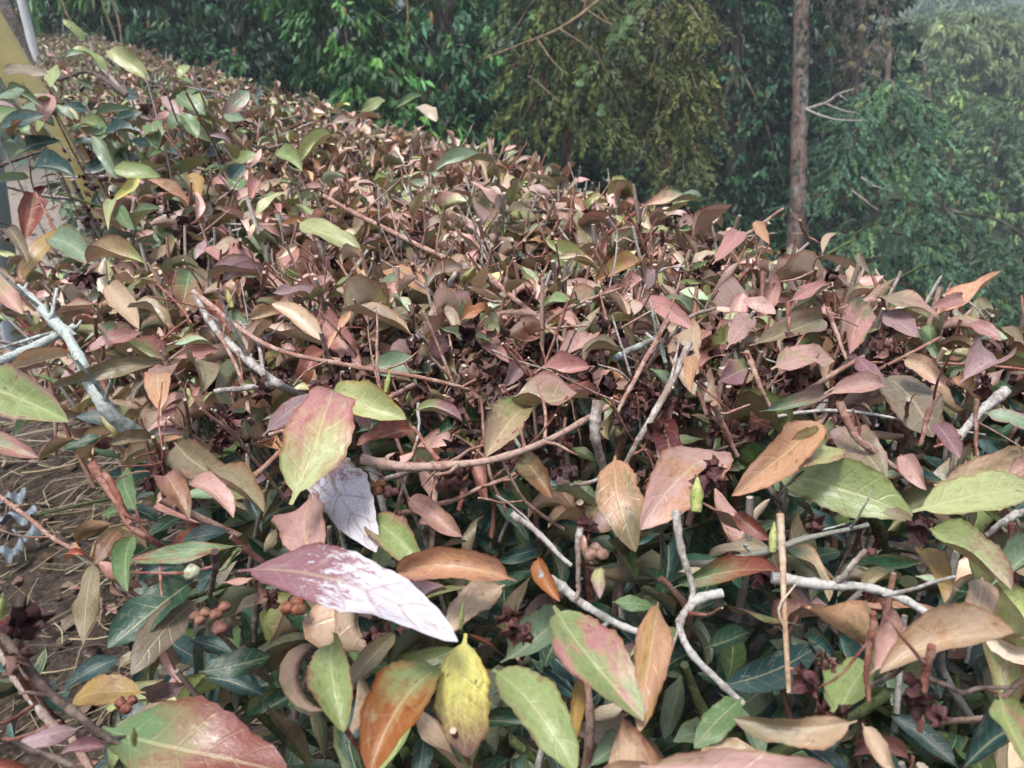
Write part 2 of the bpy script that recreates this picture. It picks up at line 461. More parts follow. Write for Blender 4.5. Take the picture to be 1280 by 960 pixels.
def tube(acc, pts, radii, c1, c2, c2a=0.5, sides=8, steps=None, jitter=0.10, cap=None, wob=0.0, knots=0.0):
    k = steps or max(4, len(pts) * 4)
    P = smooth_path(pts, k)
    R = np.interp(np.linspace(0, 1, k), np.linspace(0, 1, len(radii)), radii)
    if wob:
        x = np.linspace(0, 1, k)[:, None]
        for f in (4.0, 9.0):
            P = P + wob * 4.0 / f * np.sin(x * f * 1.7 + rng.uniform(0, 6.3, 3)) * rng.normal(0, 1, 3)
    if knots:
        for c in np.arange(rng.uniform(.05, .2), 1, rng.uniform(.14, .26)):       # leaf nodes
            R = R * (1 + knots * np.exp(-((np.linspace(0, 1, k) - c) / .022) ** 2))
        R = R * (1 + .07 * np.sin(np.linspace(0, rng.uniform(5, 9), k) + rng.uniform(0, 6)))
    T = unit(np.gradient(P, axis=0))
    ref = np.array([0.31, 0.17, 0.93]) if abs(T[0][2]) < 0.8 else np.array([0.9, 0.3, 0.1])
    X = unit(np.cross(T, ref)); Y = np.cross(T, X)
    a = np.linspace(0, 2 * np.pi, sides, endpoint=False)
    rr = R[:, None] * (1 + rng.normal(0, jitter, (k, sides)))
    V = P[:, None] + rr[..., None] * (np.cos(a)[None, :, None] * X[:, None] + np.sin(a)[None, :, None] * Y[:, None])
    i = np.arange(k - 1)[:, None] * sides; j = np.arange(sides)[None]; j2 = (j + 1) % sides
    q = np.stack([i + j, i + j2, i + sides + j2, i + sides + j], -1).reshape(-1, 4)
    C1 = np.array([*c1, 1.0]); C2 = np.array([*c2, c2a])
    acc.add(V, quads=q, c1=C1, c2=C2)
    # caps
    for ring, flip, colr in ((V[-1], False, cap or c1), (V[0], True, c1)):
        cv = np.vstack([ring, ring.mean(0, keepdims=True)])
        tr = [((jj + 1) % sides, jj, sides) if flip else (jj, (jj + 1) % sides, sides) for jj in range(sides)]
        acc.add(cv, tris=tr, c1=np.array([*colr, 1.0]), c2=np.array([*colr, 0.2]))
    return P

BK = dict(grey=((.24, .21, .185), (.40, .385, .355)), lichen=((.20, .20, .165), (.37, .41, .385)), red=((.20, .075, .055), (.30, .16, .12)),
          redbrown=((.26, .135, .10), (.36, .25, .20)), tan=((.38, .25, .16), (.45, .36, .27)), dark=((.075, .05, .042), (.16, .12, .10)),
          moss=((.055, .065, .03), (.10, .13, .045)), greybrown=((.24, .18, .15), (.38, .35, .32)), green=((.12, .16, .06), (.18, .2, .1)))

# ================================================================== ground
def build_ground():
    xs = np.concatenate([-np.geomspace(900, 6, 30), np.linspace(-5.5, 6, 116), np.geomspace(6.6, 900, 44)])
    ys = np.concatenate([-np.geomspace(300, 3, 18), np.linspace(-2.5, 9, 116), np.geomspace(9.6, 900, 44)])
    X, Y = np.meshgrid(xs, ys)
    Z = ground_z(X, Y)
    a = Acc()
    nx = len(xs)
    i = np.arange(len(ys) - 1)[:, None] * nx + np.arange(nx - 1)[None]
    a.add(np.stack([X, Y, Z], -1), quads=np.stack([i, i + 1, i + nx + 1, i + nx], -1).reshape(-1, 4))
    o = link("ground", a.mesh("ground"), M_SOIL)
    tag(o, kind="structure")
build_ground()

# ================================================================== forest behind the hedge
def far_leaves(acc, B, A, L, W, col, droop=0.25, up=None):
    """hexagonal folded leaves, four triangles each"""
    n = len(L)
    A = unit(A)
    ref = np.tile([0, 0, 1.0], (n, 1)) + rng.normal(0, 0.35, (n, 3))
    S = unit(np.cross(A, ref)); Nn = np.cross(S, A)
    L = L[:, None]; W = W[:, None]
    d = droop * L
    P = np.stack([B,
                  B + A * L * .32 + S * W * .5 + Nn * W * .12,
                  B + A * L * .32 - S * W * .5 + Nn * W * .12,
                  B + A * L * .68 + S * W * .42 + Nn * W * .1 - np.array([0, 0, .5]) * d,
                  B + A * L * .68 - S * W * .42 + Nn * W * .1 - np.array([0, 0, .5]) * d,
                  B + A * L - np.array([0, 0, 1.0]) * d,
                  B + A * L * .5 - np.array([0, 0, .2]) * d], 1)
    base = np.arange(n)[:, None] * 7
    tr = np.concatenate([base + np.array(x) for x in ([0, 6, 1], [0, 2, 6], [3, 6, 5], [6, 4, 5])])
    qd = np.concatenate([base + np.array(x) for x in ([1, 6, 3, 3], )])[:, :3]
    qd2 = base + np.array([2, 4, 6])
    acc.add(P, tris=np.concatenate([tr, qd, qd2]), c1=np.concatenate([np.repeat(col, 7, 0), np.ones((n * 7, 1))], 1))

def far_tube(acc, pts, radii, c, sides=7, steps=None, wob=0.0, jit=0.06):
    tube(acc, pts, radii, c, c, 0.0, sides, steps, jit, None, wob)
# (bark colour only uses c1)

def leafy_tree(name, label, base, top, blobs, leaf, col, n_twigs, per, lean=(0, 0), droop=0.5, trunk_r=0.09, group=None, bark=(.12, .09, .07), category='tree', spread=1.0, bright=0.48, limbs=True):
    """broad-leaved tree: trunk, limbs, crown of leaf sprays spread through several ellipsoids (cx,cy,cz,rx,ry,rz) in world space"""
    base = np.array(base, float)
    e = thing(name, base, label, category, group)
    t = Acc()
    P = np.array([base, base * .65 + np.array(top) * .35 + rng.normal(0, .08, 3) * [1, 1, 0], np.array(top)])
    far_tube(t, P - base, [trunk_r, trunk_r * .75, trunk_r * .3], bark, 8, 14, 0.01)
    if limbs:
        for b in blobs:
            c = np.array(b[:3])
            k = rng.uniform(.3, .8); s0 = P[0] * (1 - k) + P[2] * k
            for _ in range(3):
                en = c + rng.normal(0, .5, 3) * np.array(b[3:])
                far_tube(t, np.array([s0, (s0 + en) / 2 + [0, 0, rng.uniform(-.1, .25)], en]) - base, [trunk_r * .4, trunk_r * .22, .006], bark, 5, 9, 0.012)
    link("trunk", t.mesh("trunk"), M_FBARK, e)
    a = Acc()
    vol = np.array([b[3] * b[4] + b[3] * b[5] for b in blobs]); vol /= vol.sum()
    B, A, L, W, C = [], [], [], [], []
    for b, f in zip(blobs, vol):
        m = max(8, int(n_twigs * f))
        d = unit(rng.normal(0, 1, (m, 3)))
        r = rng.uniform(.25, 1.0, m) ** .45 * (1 + .25 * np.sin(d[:, 0] * 5 + b[0]) * np.cos(d[:, 2] * 4 + b[1]))
        c = np.array(b[:3]) + d * r[:, None] * np.array(b[3:])
        out = unit(d * [1, 1, .5] + [0, 0, -.25] + rng.normal(0, .35, (m, 3)))
        tone = np.exp(rng.normal(0, bright, m))
        young = rng.random(m) < .22
        for i in range(m):
            k = per + rng.integers(-2, 3)
            x = rng.uniform(0, 1, k)
            tl = leaf[0] * 2.2 * spread
            B.append(c[i] + out[i] * (x * tl)[:, None] + rng.normal(0, .012, (k, 3)))
            ax = out[i] * .8 + rng.normal(0, .55, (k, 3)); ax[:, 2] -= droop
            A.append(ax)
            L.append(leaf[0] * rng.uniform(.7, 1.25, k)); W.append(leaf[1] * rng.uniform(.75, 1.2, k))
            cc = np.array(col) * 1.55 * np.array([.95, 1.08, .95]) * tone[i]
            if young[i]: cc = cc * np.array([1.7, 1.55, 1.0])
            cc = cc * rng.uniform(.75, 1.25, (k, 1)) * (1 + rng.normal(0, .06, (k, 3)))
            odd = rng.random(k) < .012
            cc[odd] = [.22, .13, .035]
            C.append(cc)
    far_leaves(a, np.concatenate(B) - base, np.concatenate(A), np.concatenate(L), np.concatenate(W), np.clip(np.concatenate(C), .004, .6))
    o = link("crown", a.mesh("crown", smooth=False), M_FAR, e); o['kind'] = 'stuff'
    return e

def needles(acc, P0, D, ln, nb, bl, bw, col):
    """brush-like sprays: nb narrow blades along each axis"""
    n = len(P0)
    D = unit(D)
    s = np.linspace(.05, 1, nb)[None, :] + rng.normal(0, .02, (n, nb))
    sag = np.zeros((n, nb, 3)); sag[..., 2] = -.16 * ln[:, None] * s ** 2
    B = P0[:, None] + D[:, None] * (s * ln[:, None])[..., None] + sag
    R = rng.normal(0, 1, (n, nb, 3)); R -= (R * D[:, None]).sum(-1, keepdims=True) * D[:, None]; R = unit(R)
    ax = unit(D[:, None] * .75 + R * .75 + np.array([0, 0, -.25]))
    S = unit(np.cross(ax, rng.normal(0, 1, (n, nb, 3))))
    l = bl * rng.uniform(.6, 1.3, (n, nb, 1)) * (1.15 - .5 * s[..., None])
    w = bw
    P = np.stack([B - S * w * .5, B + S * w * .5, B + ax * l * .6 + S * w * .45 + [0, 0, -.004], B + ax * l + [0, 0, -.012], B + ax * l * .6 - S * w * .45 + [0, 0, -.004]], 2)
    m = n * nb
    base = np.arange(m)[:, None] * 5
    tr = np.concatenate([base + np.array(x) for x in ([0, 1, 2], [0, 2, 4], [4, 2, 3])])
    C = np.repeat(col, nb, 0) * rng.uniform(.7, 1.3, (m, 1))
    acc.add(P, tris=tr, c1=np.concatenate([np.repeat(C, 5, 0), np.ones((m * 5, 1))], 1))

def conifer(name, label, base, top, boughs, col, trunk_r=0.08, group=None, spray=.32, blade=.065, bw=.014, nb=38, droop=.42, brown=.15, dens=1.0, bark=(.20, .12, .085), flat=False, bmul=1.0):
    """boughs: list of (start xyz, end xyz, n_sprays)"""
    base = np.array(base, float); top = np.array(top, float)
    e = thing(name, base, label, 'tree', group)
    t = Acc()
    far_tube(t, np.array([base, (base + top) / 2 + rng.normal(0, .04, 3) * [1, 1, 0], top]) - base, [trunk_r, trunk_r * .8, trunk_r * .45], bark, 10, 16, .004)
    link("trunk", t.mesh("trunk"), M_FBARK, e)
    bo = Acc(); cr = Acc()
    P0, D, LN, C = [], [], [], []
    for s0, e0, ns in boughs:
        s0, e0 = np.array(s0, float), np.array(e0, float)
        mid = (s0 + e0) / 2 + [0, 0, .12 * np.linalg.norm(e0 - s0)]
        pts = smooth_path([s0, mid, e0], 12)
        far_tube(bo, [p - base for p in (s0, mid, e0)], [.018, .012, .004], (.22, .14, .085), 5, 10, .008)
        dirn = unit(e0 - s0)
        side = unit(np.cross(dirn, [0, 0, 1.0]))
        for _ in range(int(ns * 1.5)):
            k = rng.uniform(.12, 1) ** .8
            p = np.array([np.interp(k * 11, np.arange(12), pts[:, j]) for j in range(3)])
            sd_ = rng.choice([-1, 1]) * rng.uniform(.2, 1.0)
            d = dirn * rng.uniform(.3, 1.0) + side * sd_ + [0, 0, -droop * rng.uniform(.5, 1.4)]
            if flat: d[2] = -droop * rng.uniform(.1, .5)
            off = side * sd_ * rng.uniform(0, .22) + rng.normal(0, .05, 3)
            P0.append(p + off - base); D.append(d); LN.append(spray * rng.uniform(.6, 1.3))
            c = np.array(col) * 1.7 * math.exp(rng.normal(0, .3)) * bmul
            if rng.random() < brown: c = np.array([.10, .055, .028]) * rng.uniform(.6, 1.3)
            elif rng.random() < .3: c = c * np.array([1.45, 1.3, .9])
            C.append(c)
    needles(cr, np.array(P0), np.array(D), np.array(LN), nb, blade, bw, np.array(C))
    link("boughs", bo.mesh("boughs"), M_FBARK, e)
    o = link("crown", cr.mesh("crown", smooth=False), M_NEEDLE, e); o['kind'] = 'stuff'
    return e

def bamboo(name, label, base, culms, col, group=None, leaf=(.17, .022), plumes=60, per=16, droop=.5, reach=.7):
    base = np.array(base, float)
    e = thing(name, base, label, 'bamboo', group)
    cu = Acc(); le = Acc()
    B, A, L, W, C = [], [], [], [], []
    for (b, tp, bow) in culms:
        b = np.array(b, float); tp = np.array(tp, float)
        mid = b * .45 + tp * .55 + np.array(bow)
        P = smooth_path([b, mid, tp], 24)
        far_tube(cu, np.array([b, mid, tp]) - base, [.035, .026, .006], (.16, .19, .08), 6, 20, 0)
        for _ in range(plumes):
            k = rng.uniform(.06, 1) ** .8
            p = np.array([np.interp(k * 23, np.arange(24), P[:, j]) for j in range(3)])
            az = rng.uniform(0, 6.283); r = reach * rng.uniform(.3, 1.0) * (1.15 - .6 * k)
            d = np.array([math.cos(az), math.sin(az), rng.uniform(-.1, .7)])
            en = p + d * r; en[2] -= .25 * r
            far_tube(cu, [p - base, (p + en) / 2 + [0, 0, .12 * r] - base, en - base], [.006, .004, .002], (.2, .2, .09), 3, 4, 0)
            x = rng.uniform(.35, 1.05, per)
            B.append(p + (en - p) * x[:, None] + rng.normal(0, .06, (per, 3)) - base)
            ax = d + rng.normal(0, .6, (per, 3)); ax[:, 2] -= droop
            A.append(ax); L.append(leaf[0] * rng.uniform(.6, 1.3, per)); W.append(leaf[1] * rng.uniform(.8, 1.3, per))
            C.append(np.array(col) * math.exp(rng.normal(0, .3)) * rng.uniform(.8, 1.25, (per, 1)) * np.where(rng.random((per, 1)) < .08, np.array([[1.8, 1.3, .7]]), 1.0))
    far_leaves(le, np.concatenate(B), np.concatenate(A), np.concatenate(L), np.concatenate(W), np.concatenate(C), .3)
    link("culms", cu.mesh("culms"), M_FBARK, e)
    o = link("crown", le.mesh("crown", smooth=False), M_FAR, e); o['kind'] = 'stuff'
    return e

def blob(u, v, d, ru, rv, rd=None):
    """ellipsoid seen at photo position (u,v) from where the camera stands, at depth d, with radii given in photo pixels"""
    p = at_depth(u, v, d)
    return (*p, ru * d / FPX, rd or max(ru, rv) * d / FPX * .8, rv * d / FPX)
def foot(u, d, v=200):
    p = at_depth(u, v, d)
    return (p[0], p[1], float(ground_z(p[0], p[1])) - .15)
def head(u, v, d):
    return tuple(at_depth(u, v, d))

FG = 'trees beyond the hedge'
# --- left: broad-leaved evergreens, a dark wall with brighter sprays
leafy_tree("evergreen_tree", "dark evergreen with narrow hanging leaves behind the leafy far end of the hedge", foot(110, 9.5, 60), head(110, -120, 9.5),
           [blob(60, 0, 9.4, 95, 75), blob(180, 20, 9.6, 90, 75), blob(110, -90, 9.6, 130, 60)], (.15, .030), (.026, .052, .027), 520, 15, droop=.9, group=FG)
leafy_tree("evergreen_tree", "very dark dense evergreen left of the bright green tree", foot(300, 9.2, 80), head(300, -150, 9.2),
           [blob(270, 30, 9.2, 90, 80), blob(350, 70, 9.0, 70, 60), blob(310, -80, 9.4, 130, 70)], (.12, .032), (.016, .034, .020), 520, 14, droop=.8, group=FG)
leafy_tree("evergreen_tree", "bright green broad-leaved tree with hanging leaf sprays above the hedge", foot(450, 7.6, 90), head(430, -150, 7.8),
           [blob(430, 35, 7.4, 62, 62), blob(470, 95, 7.2, 50, 40), blob(400, -50, 7.6, 90, 50), blob(520, 150, 7.3, 50, 35)], (.105, .034), (.032, .070, .027), 430, 13, droop=.75, group=FG)
leafy_tree("evergreen_tree", "mid green broad-leaved tree with fine leaves left of the diagonal bare branch", foot(560, 7.9, 120), head(560, -150, 8.2),
           [blob(545, 60, 7.8, 60, 75), blob(590, 130, 7.6, 55, 55), blob(560, -60, 8.2, 90, 60), blob(640, 60, 8.3, 60, 70)], (.095, .032), (.028, .066, .036), 520, 13, droop=.6, group=FG)
# --- middle: two cedars with olive drooping sprays
def cedar_boughs(uc, d, rows, sp):
    out = []
    for (u0, v0, u1, v1, n) in rows:
        out.append((at_depth(u0, v0, d + .25), at_depth(u1, v1, d - .45), n))
    return out
conifer("cedar_tree", "olive green cedar with drooping brushy sprays beside the diagonal bare branch", foot(715, 7.6, 150), head(715, -160, 7.6),
        cedar_boughs(700, 7.4, [(715, -20, 640, 40, 26), (715, 0, 770, 50, 30), (715, 30, 660, 90, 34), (715, 40, 760, 95, 34), (715, 60, 690, 130, 36), (715, 90, 730, 165, 36), (715, 100, 650, 150, 26), (715, 130, 770, 175, 24), (715, -60, 660, -20, 20)], 1),
        (.045, .062, .024), trunk_r=.07, group=FG, brown=.05, bark=(.16, .085, .065))
conifer("cedar_tree", "yellow olive cedar with brown tinged sprays in front of dark trees", foot(835, 8.0, 180), head(840, -160, 8.0),
        cedar_boughs(830, 7.8, [(840, -20, 800, 30, 24), (840, 0, 880, 40, 26), (840, 40, 810, 100, 34), (840, 50, 870, 110, 36), (840, 90, 820, 150, 34), (840, 100, 862, 160, 34), (840, 130, 800, 190, 28), (840, 150, 855, 215, 28)], 1),
        (.052, .062, .024), trunk_r=.08, group=FG, brown=.10, bark=(.19, .13, .11))
# --- dark trees between cedar and trunk
leafy_tree("evergreen_tree", "dark evergreen between the yellow olive cedar and the tall trunk", foot(930, 10.8, 200), head(930, -160, 10.8),
           [blob(910, 60, 10.8, 65, 85), blob(940, 170, 10.7, 60, 75), blob(895, 230, 10.5, 60, 60), blob(930, -60, 11, 100, 70)], (.10, .038), (.020, .046, .028), 620, 13, droop=.5, group=FG)
leafy_tree("evergreen_tree", "leafy dark tree hanging over the dead limbs behind the tall trunk", foot(1060, 11.6, 200), head(1060, -160, 11.6),
           [blob(1045, 60, 11.4, 60, 60), blob(1040, 170, 11.2, 60, 60), blob(1070, -40, 11.6, 90, 60), blob(1000, 250, 11.4, 70, 60)], (.105, .04), (.022, .05, .030), 560, 13, droop=.4, group=FG)
# --- the tall bare trunk with dead limbs
def tall_trunk():
    d = 9.25
    b = np.array(foot(990, d, 300)); tp = at_depth(1003, -260, d)
    e = thing("tall_tree", b, "tall straight tree trunk with dead grey limbs on its side", 'tree', FG)
    a = Acc()
    pts = [b, at_depth(994, 300, d), at_depth(999, 150, d), at_depth(1002, 0, d), tp]
    far_tube(a, [p - b for p in pts], [.135, .108, .095, .085, .06], (.18, .13, .115), 14, 60, .006)
    link("trunk", a.mesh("trunk"), M_FBARK, e)
    for P, r in (([(1004, 137, 9.2), (1030, 130, 9.0), (1048, 118, 8.9), (1070, 110, 8.8)], .022),
                 ([(1004, 136, 9.2), (1022, 142, 8.9), (1045, 150, 8.8), (1082, 151, 8.7)], .020),
                 ([(1032, 130, 9.0), (1055, 138, 8.8), (1075, 143, 8.7)], .014),
                 ([(1048, 118, 8.9), (1060, 126, 8.8)], .010)):
        q = Acc(); far_tube(q, [at_depth(*p) - b for p in P], [r, r * .7, r * .3], (.42, .40, .37), 6, 14, .006)
        link("dead_limb", q.mesh("dead_limb"), M_FBARK, e)
    iv = Acc(); m = 150
    k = rng.uniform(0, 1, m); vv_ = np.where(rng.random(m) < .5, rng.normal(60, 45, m), rng.normal(230, 30, m))
    pos = np.array([at_depth(1000 - .01 * v + rng.normal(2, 9), v, d - .12) for v in vv_])
    ax = rng.normal(0, .6, (m, 3)); ax[:, 2] -= .7; ax[:, 1] -= .4
    far_leaves(iv, pos - b, ax, rng.uniform(.05, .10, m), rng.uniform(.025, .04, m), np.tile([.03, .06, .035], (m, 1)) * rng.uniform(.6, 1.6, (m, 1)))
    o = link("ivy", iv.mesh("ivy", smooth=False), M_FAR, e); o['kind'] = 'stuff'
    # crown high above the picture
    c = Acc(); m = 1500
    ctr = at_depth(1003, -300, d)
    pos = ctr + rng.normal(0, 1, (m, 3)) * [1.1, 1.1, .8]
    far_leaves(c, pos - b, rng.normal(0, 1, (m, 3)), rng.uniform(.08, .13, m), rng.uniform(.03, .045, m), np.tile([.03, .06, .03], (m, 1)) * rng.uniform(.7, 1.3, (m, 1)))
    o = link("crown", c.mesh("crown", smooth=False), M_FAR, e); o['kind'] = 'stuff'
tall_trunk()
# --- fir with layered blue-green boughs
fb = []
for (u0, v0, u1, v1, n) in [(1110, 120, 1060, 150, 30), (1110, 120, 1170, 160, 36), (1110, 150, 1042, 190, 40), (1110, 150, 1150, 195, 36), (1110, 200, 1032, 225, 44), (1110, 205, 1180, 230, 40), (1110, 240, 1005, 255, 40),
                            (1110, 250, 1150, 270, 40), (1110, 280, 1045, 315, 40), (1110, 290, 1160, 320, 40), (1110, 320, 1050, 355, 34), (1110, 320, 1185, 350, 34), (1110, 345, 1120, 390, 30), (1110, 180, 1100, 230, 40), (1110, 100, 1120, 130, 24), (1110, 350, 1200, 400, 30), (1110, 380, 1100, 420, 30)]:
    fb.append((at_depth(u0, v0, 9.6), at_depth(u1, v1, 9.1), n))
conifer("fir_tree", "blue green young fir with layered feathery boughs right of the tall trunk", foot(1110, 9.6, 300), head(1112, 60, 9.7), fb, (.050, .098, .062), trunk_r=.06, group=FG, spray=.30, blade=.052, bw=.012, nb=44, droop=.18, brown=.03, bark=(.25, .2, .17))
def dead_limb_pair():
    d = 8.9
    for pts, lab in (([(1076, 222), (1092, 232), (1112, 238)], "upper bare grey broken branch caught in the fir"), ([(1065, 238), (1082, 252), (1098, 262)], "lower bare grey broken branch caught in the fir")):
        b = at_depth(pts[0][0], pts[0][1], d)
        q = Acc(); far_tube(q, [at_depth(u, v, d) - b for u, v in pts], [.016, .012, .006], (.42, .38, .36), 6, 12, .004)
        o = link("broken_branch", q.mesh("broken_branch"), M_FBARK); o.location = b
        tag(o, lab, 'branch', 'broken branches in the fir')
dead_limb_pair()
# --- withered brown tree top behind
leafy_tree("withered_tree", "withered pinkish brown twiggy tree between the tall trunk and the bamboo", foot(1085, 10.7, 200), head(1090, -120, 10.7),
           [blob(1085, 30, 10.6, 28, 60), blob(1080, 90, 10.5, 24, 45), blob(1060, -20, 10.6, 50, 30)], (.075, .011), (.125, .10, .09), 300, 14, droop=.6, group=FG, bark=(.25, .19, .16), bright=.2)
# --- right: bamboo and mixed trees; paler leaf colour paints in part of the haze
def bam(uv, d, seed=0):
    cs = []
    for (u0, u1, v1) in uv:
        b = np.array(foot(u0, d, 300)); t = at_depth(u1, v1, d - .3)
        cs.append((b, t, (0.15, -.2, .9)))
    return cs
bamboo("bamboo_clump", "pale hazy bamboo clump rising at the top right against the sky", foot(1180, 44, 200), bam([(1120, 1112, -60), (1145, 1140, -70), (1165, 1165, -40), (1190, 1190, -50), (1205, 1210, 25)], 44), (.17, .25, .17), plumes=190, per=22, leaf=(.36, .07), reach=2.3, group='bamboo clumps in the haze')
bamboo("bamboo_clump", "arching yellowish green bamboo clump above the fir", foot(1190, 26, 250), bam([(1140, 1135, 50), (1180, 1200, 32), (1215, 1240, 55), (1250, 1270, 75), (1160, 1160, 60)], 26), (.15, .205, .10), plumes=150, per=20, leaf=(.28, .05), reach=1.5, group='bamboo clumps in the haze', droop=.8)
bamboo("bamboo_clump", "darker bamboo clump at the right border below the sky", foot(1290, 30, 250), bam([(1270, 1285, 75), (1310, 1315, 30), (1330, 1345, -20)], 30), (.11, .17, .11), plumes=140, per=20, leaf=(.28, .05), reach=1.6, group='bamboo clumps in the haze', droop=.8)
leafy_tree("bushy_tree", "grey green bushy tree below the bamboo at the right border", foot(1235, 19, 300), head(1240, 130, 19),
           [blob(1235, 200, 19, 55, 60), blob(1270, 260, 19, 50, 60), blob(1220, 290, 19, 50, 55), blob(1290, 160, 19, 50, 50)], (.13, .048), (.068, .10, .06), 900, 14, droop=.5, group=FG, bright=.28)
leafy_tree("bushy_tree", "dull green bushy tree between the fir and the right border", foot(1190, 12.5, 350), head(1190, 180, 12.5),
           [blob(1185, 260, 12.4, 45, 55), blob(1215, 340, 12.2, 55, 45), blob(1160, 350, 12, 45, 40), blob(1275, 350, 12.4, 55, 55), blob(1240, 400, 12, 60, 40)], (.085, .032), (.042, .075, .044), 760, 14, droop=.5, group=FG, bright=.28)
leafy_tree("bushy_tree", "pale yellowish green bushy tree under the arching bamboo", foot(1150, 22, 200), head(1150, 60, 22),
           [blob(1150, 130, 22, 50, 50), blob(1195, 165, 21.5, 50, 50), blob(1160, 210, 21, 55, 50)], (.17, .06), (.085, .12, .062), 800, 14, droop=.5, group=FG, bright=.3)
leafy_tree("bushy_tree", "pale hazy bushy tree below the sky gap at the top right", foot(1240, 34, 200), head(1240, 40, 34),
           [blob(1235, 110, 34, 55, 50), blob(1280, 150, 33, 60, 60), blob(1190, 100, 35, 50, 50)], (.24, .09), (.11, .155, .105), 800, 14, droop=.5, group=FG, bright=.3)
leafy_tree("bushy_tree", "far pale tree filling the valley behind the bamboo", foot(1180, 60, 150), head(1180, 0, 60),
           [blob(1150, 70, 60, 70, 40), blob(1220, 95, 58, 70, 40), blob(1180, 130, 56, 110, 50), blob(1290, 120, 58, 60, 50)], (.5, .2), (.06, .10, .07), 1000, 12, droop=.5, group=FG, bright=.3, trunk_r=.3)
# --- back row closing the wood; near-black leaf colour paints in its deep shade
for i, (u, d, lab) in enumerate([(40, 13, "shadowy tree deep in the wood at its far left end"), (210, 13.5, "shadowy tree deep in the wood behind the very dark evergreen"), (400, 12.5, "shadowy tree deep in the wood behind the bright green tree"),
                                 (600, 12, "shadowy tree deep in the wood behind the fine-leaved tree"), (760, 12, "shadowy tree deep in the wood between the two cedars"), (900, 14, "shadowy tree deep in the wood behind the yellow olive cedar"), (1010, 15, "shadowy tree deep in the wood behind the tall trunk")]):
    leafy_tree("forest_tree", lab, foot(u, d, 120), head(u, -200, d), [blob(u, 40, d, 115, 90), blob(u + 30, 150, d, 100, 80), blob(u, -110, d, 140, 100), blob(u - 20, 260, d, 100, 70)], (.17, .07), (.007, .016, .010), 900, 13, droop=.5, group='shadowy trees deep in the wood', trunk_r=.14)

for (u, v, d, ru, rv, lab) in [(560, 190, 8.6, 70, 40, "low dark bush under the fine-leaved tree just above the hedge line"), (690, 230, 8.8, 80, 45, "low dark bush under the olive cedar just above the hedge line"), (820, 275, 9.2, 80, 50, "low dark bush under the yellow olive cedar just above the hedge line"),
                               (950, 320, 10.0, 80, 50, "low dark bush at the foot of the tall trunk"), (1060, 370, 10.4, 80, 50, "low dark bush below the fir just above the hedge line"), (1190, 420, 11.5, 90, 50, "low dark bush below the dull green bushy tree"), (250, 85, 8.8, 110, 30, "low dark bush under the very dark evergreen"), (420, 140, 8.3, 80, 40, "low dark bush under the bright green tree")]:
    leafy_tree("undergrowth_bush", lab, foot(u, d, v), head(u, v - rv, d), [blob(u, v, d, ru, rv), blob(u + 25, v + 25, d - .2, ru * .8, rv)], (.11, .042), (.017, .036, .021), 330, 13, droop=.4, group='low bushes at the edge of the wood', trunk_r=.03, category='bush', limbs=False)

# --- long bare diagonal branch across the cedars, thin stems, climbing vine
def bare_branch():
    b = at_depth(760, -15, 6.9)
    e = thing("bare_branch", b, "long bare tan branch slanting down across the cedar", 'branch')
    for name, pts, r in (("limb", [(770, -18, 6.9), (735, 12, 6.8), (695, 38, 6.7), (650, 55, 6.7), (605, 74, 6.7)], .020),
                         ("side_twig", [(735, 14, 6.8), (760, 28, 6.7), (775, 36, 6.7)], .010), ("side_twig", [(700, 36, 6.7), (725, 52, 6.6), (750, 68, 6.6)], .010),
                         ("side_twig", [(670, 48, 6.7), (690, 75, 6.6), (712, 95, 6.5)], .010), ("side_twig", [(640, 58, 6.7), (650, 72, 6.7)], .007), ("side_twig", [(660, 95, 6.6), (680, 110, 6.6), (700, 128, 6.5)], .008), ("side_twig", [(728, 18, 6.8), (732, 0, 6.8), (728, -15, 6.8)], .008)):
        q = Acc(); far_tube(q, [at_depth(*p) - b for p in pts], [r, r * .7, r * .35], (.26, .19, .12), 6, 16, .004)
        link(name, q.mesh(name), M_FBARK, e)
bare_branch()
for pts, lab in (([(508, -10, 7.4), (510, 30, 7.4), (508, 66, 7.4)], "thin upright green stem in front of the fine-leaved tree"), ([(140, 0, 8.6), (148, 25, 8.6), (152, 48, 8.6)], "thin tan stem in front of the dark evergreen"),
                 ([(125, -5, 8.8), (134, 20, 8.8), (142, 40, 8.8)], "greyer thin stem beside the tan one before the dark evergreen"), ([(345, 0, 8.2), (350, 18, 8.2), (363, 30, 8.2)], "crooked bare stem before the very dark evergreen"), ([(76, -5, 8.6), (82, 14, 8.6), (88, 30, 8.6)], "short leaning stem above the far end of the hedge")):
    b = at_depth(*pts[-1]); q = Acc()
    q_pts = [at_depth(*p) - b for p in pts]
    q_pts.append(q_pts[-1] * 2 - q_pts[-2] + [0, 0, -.4])
    far_tube(q, q_pts, [.012, .013, .015, .016], (.20, .15, .09), 6, 14, .002)
    o = link("stem", q.mesh("stem"), M_FBARK); o.location = b; o.name = "sapling_stem"
    tag(o, lab, 'stem', 'thin stems at the edge of the wood')
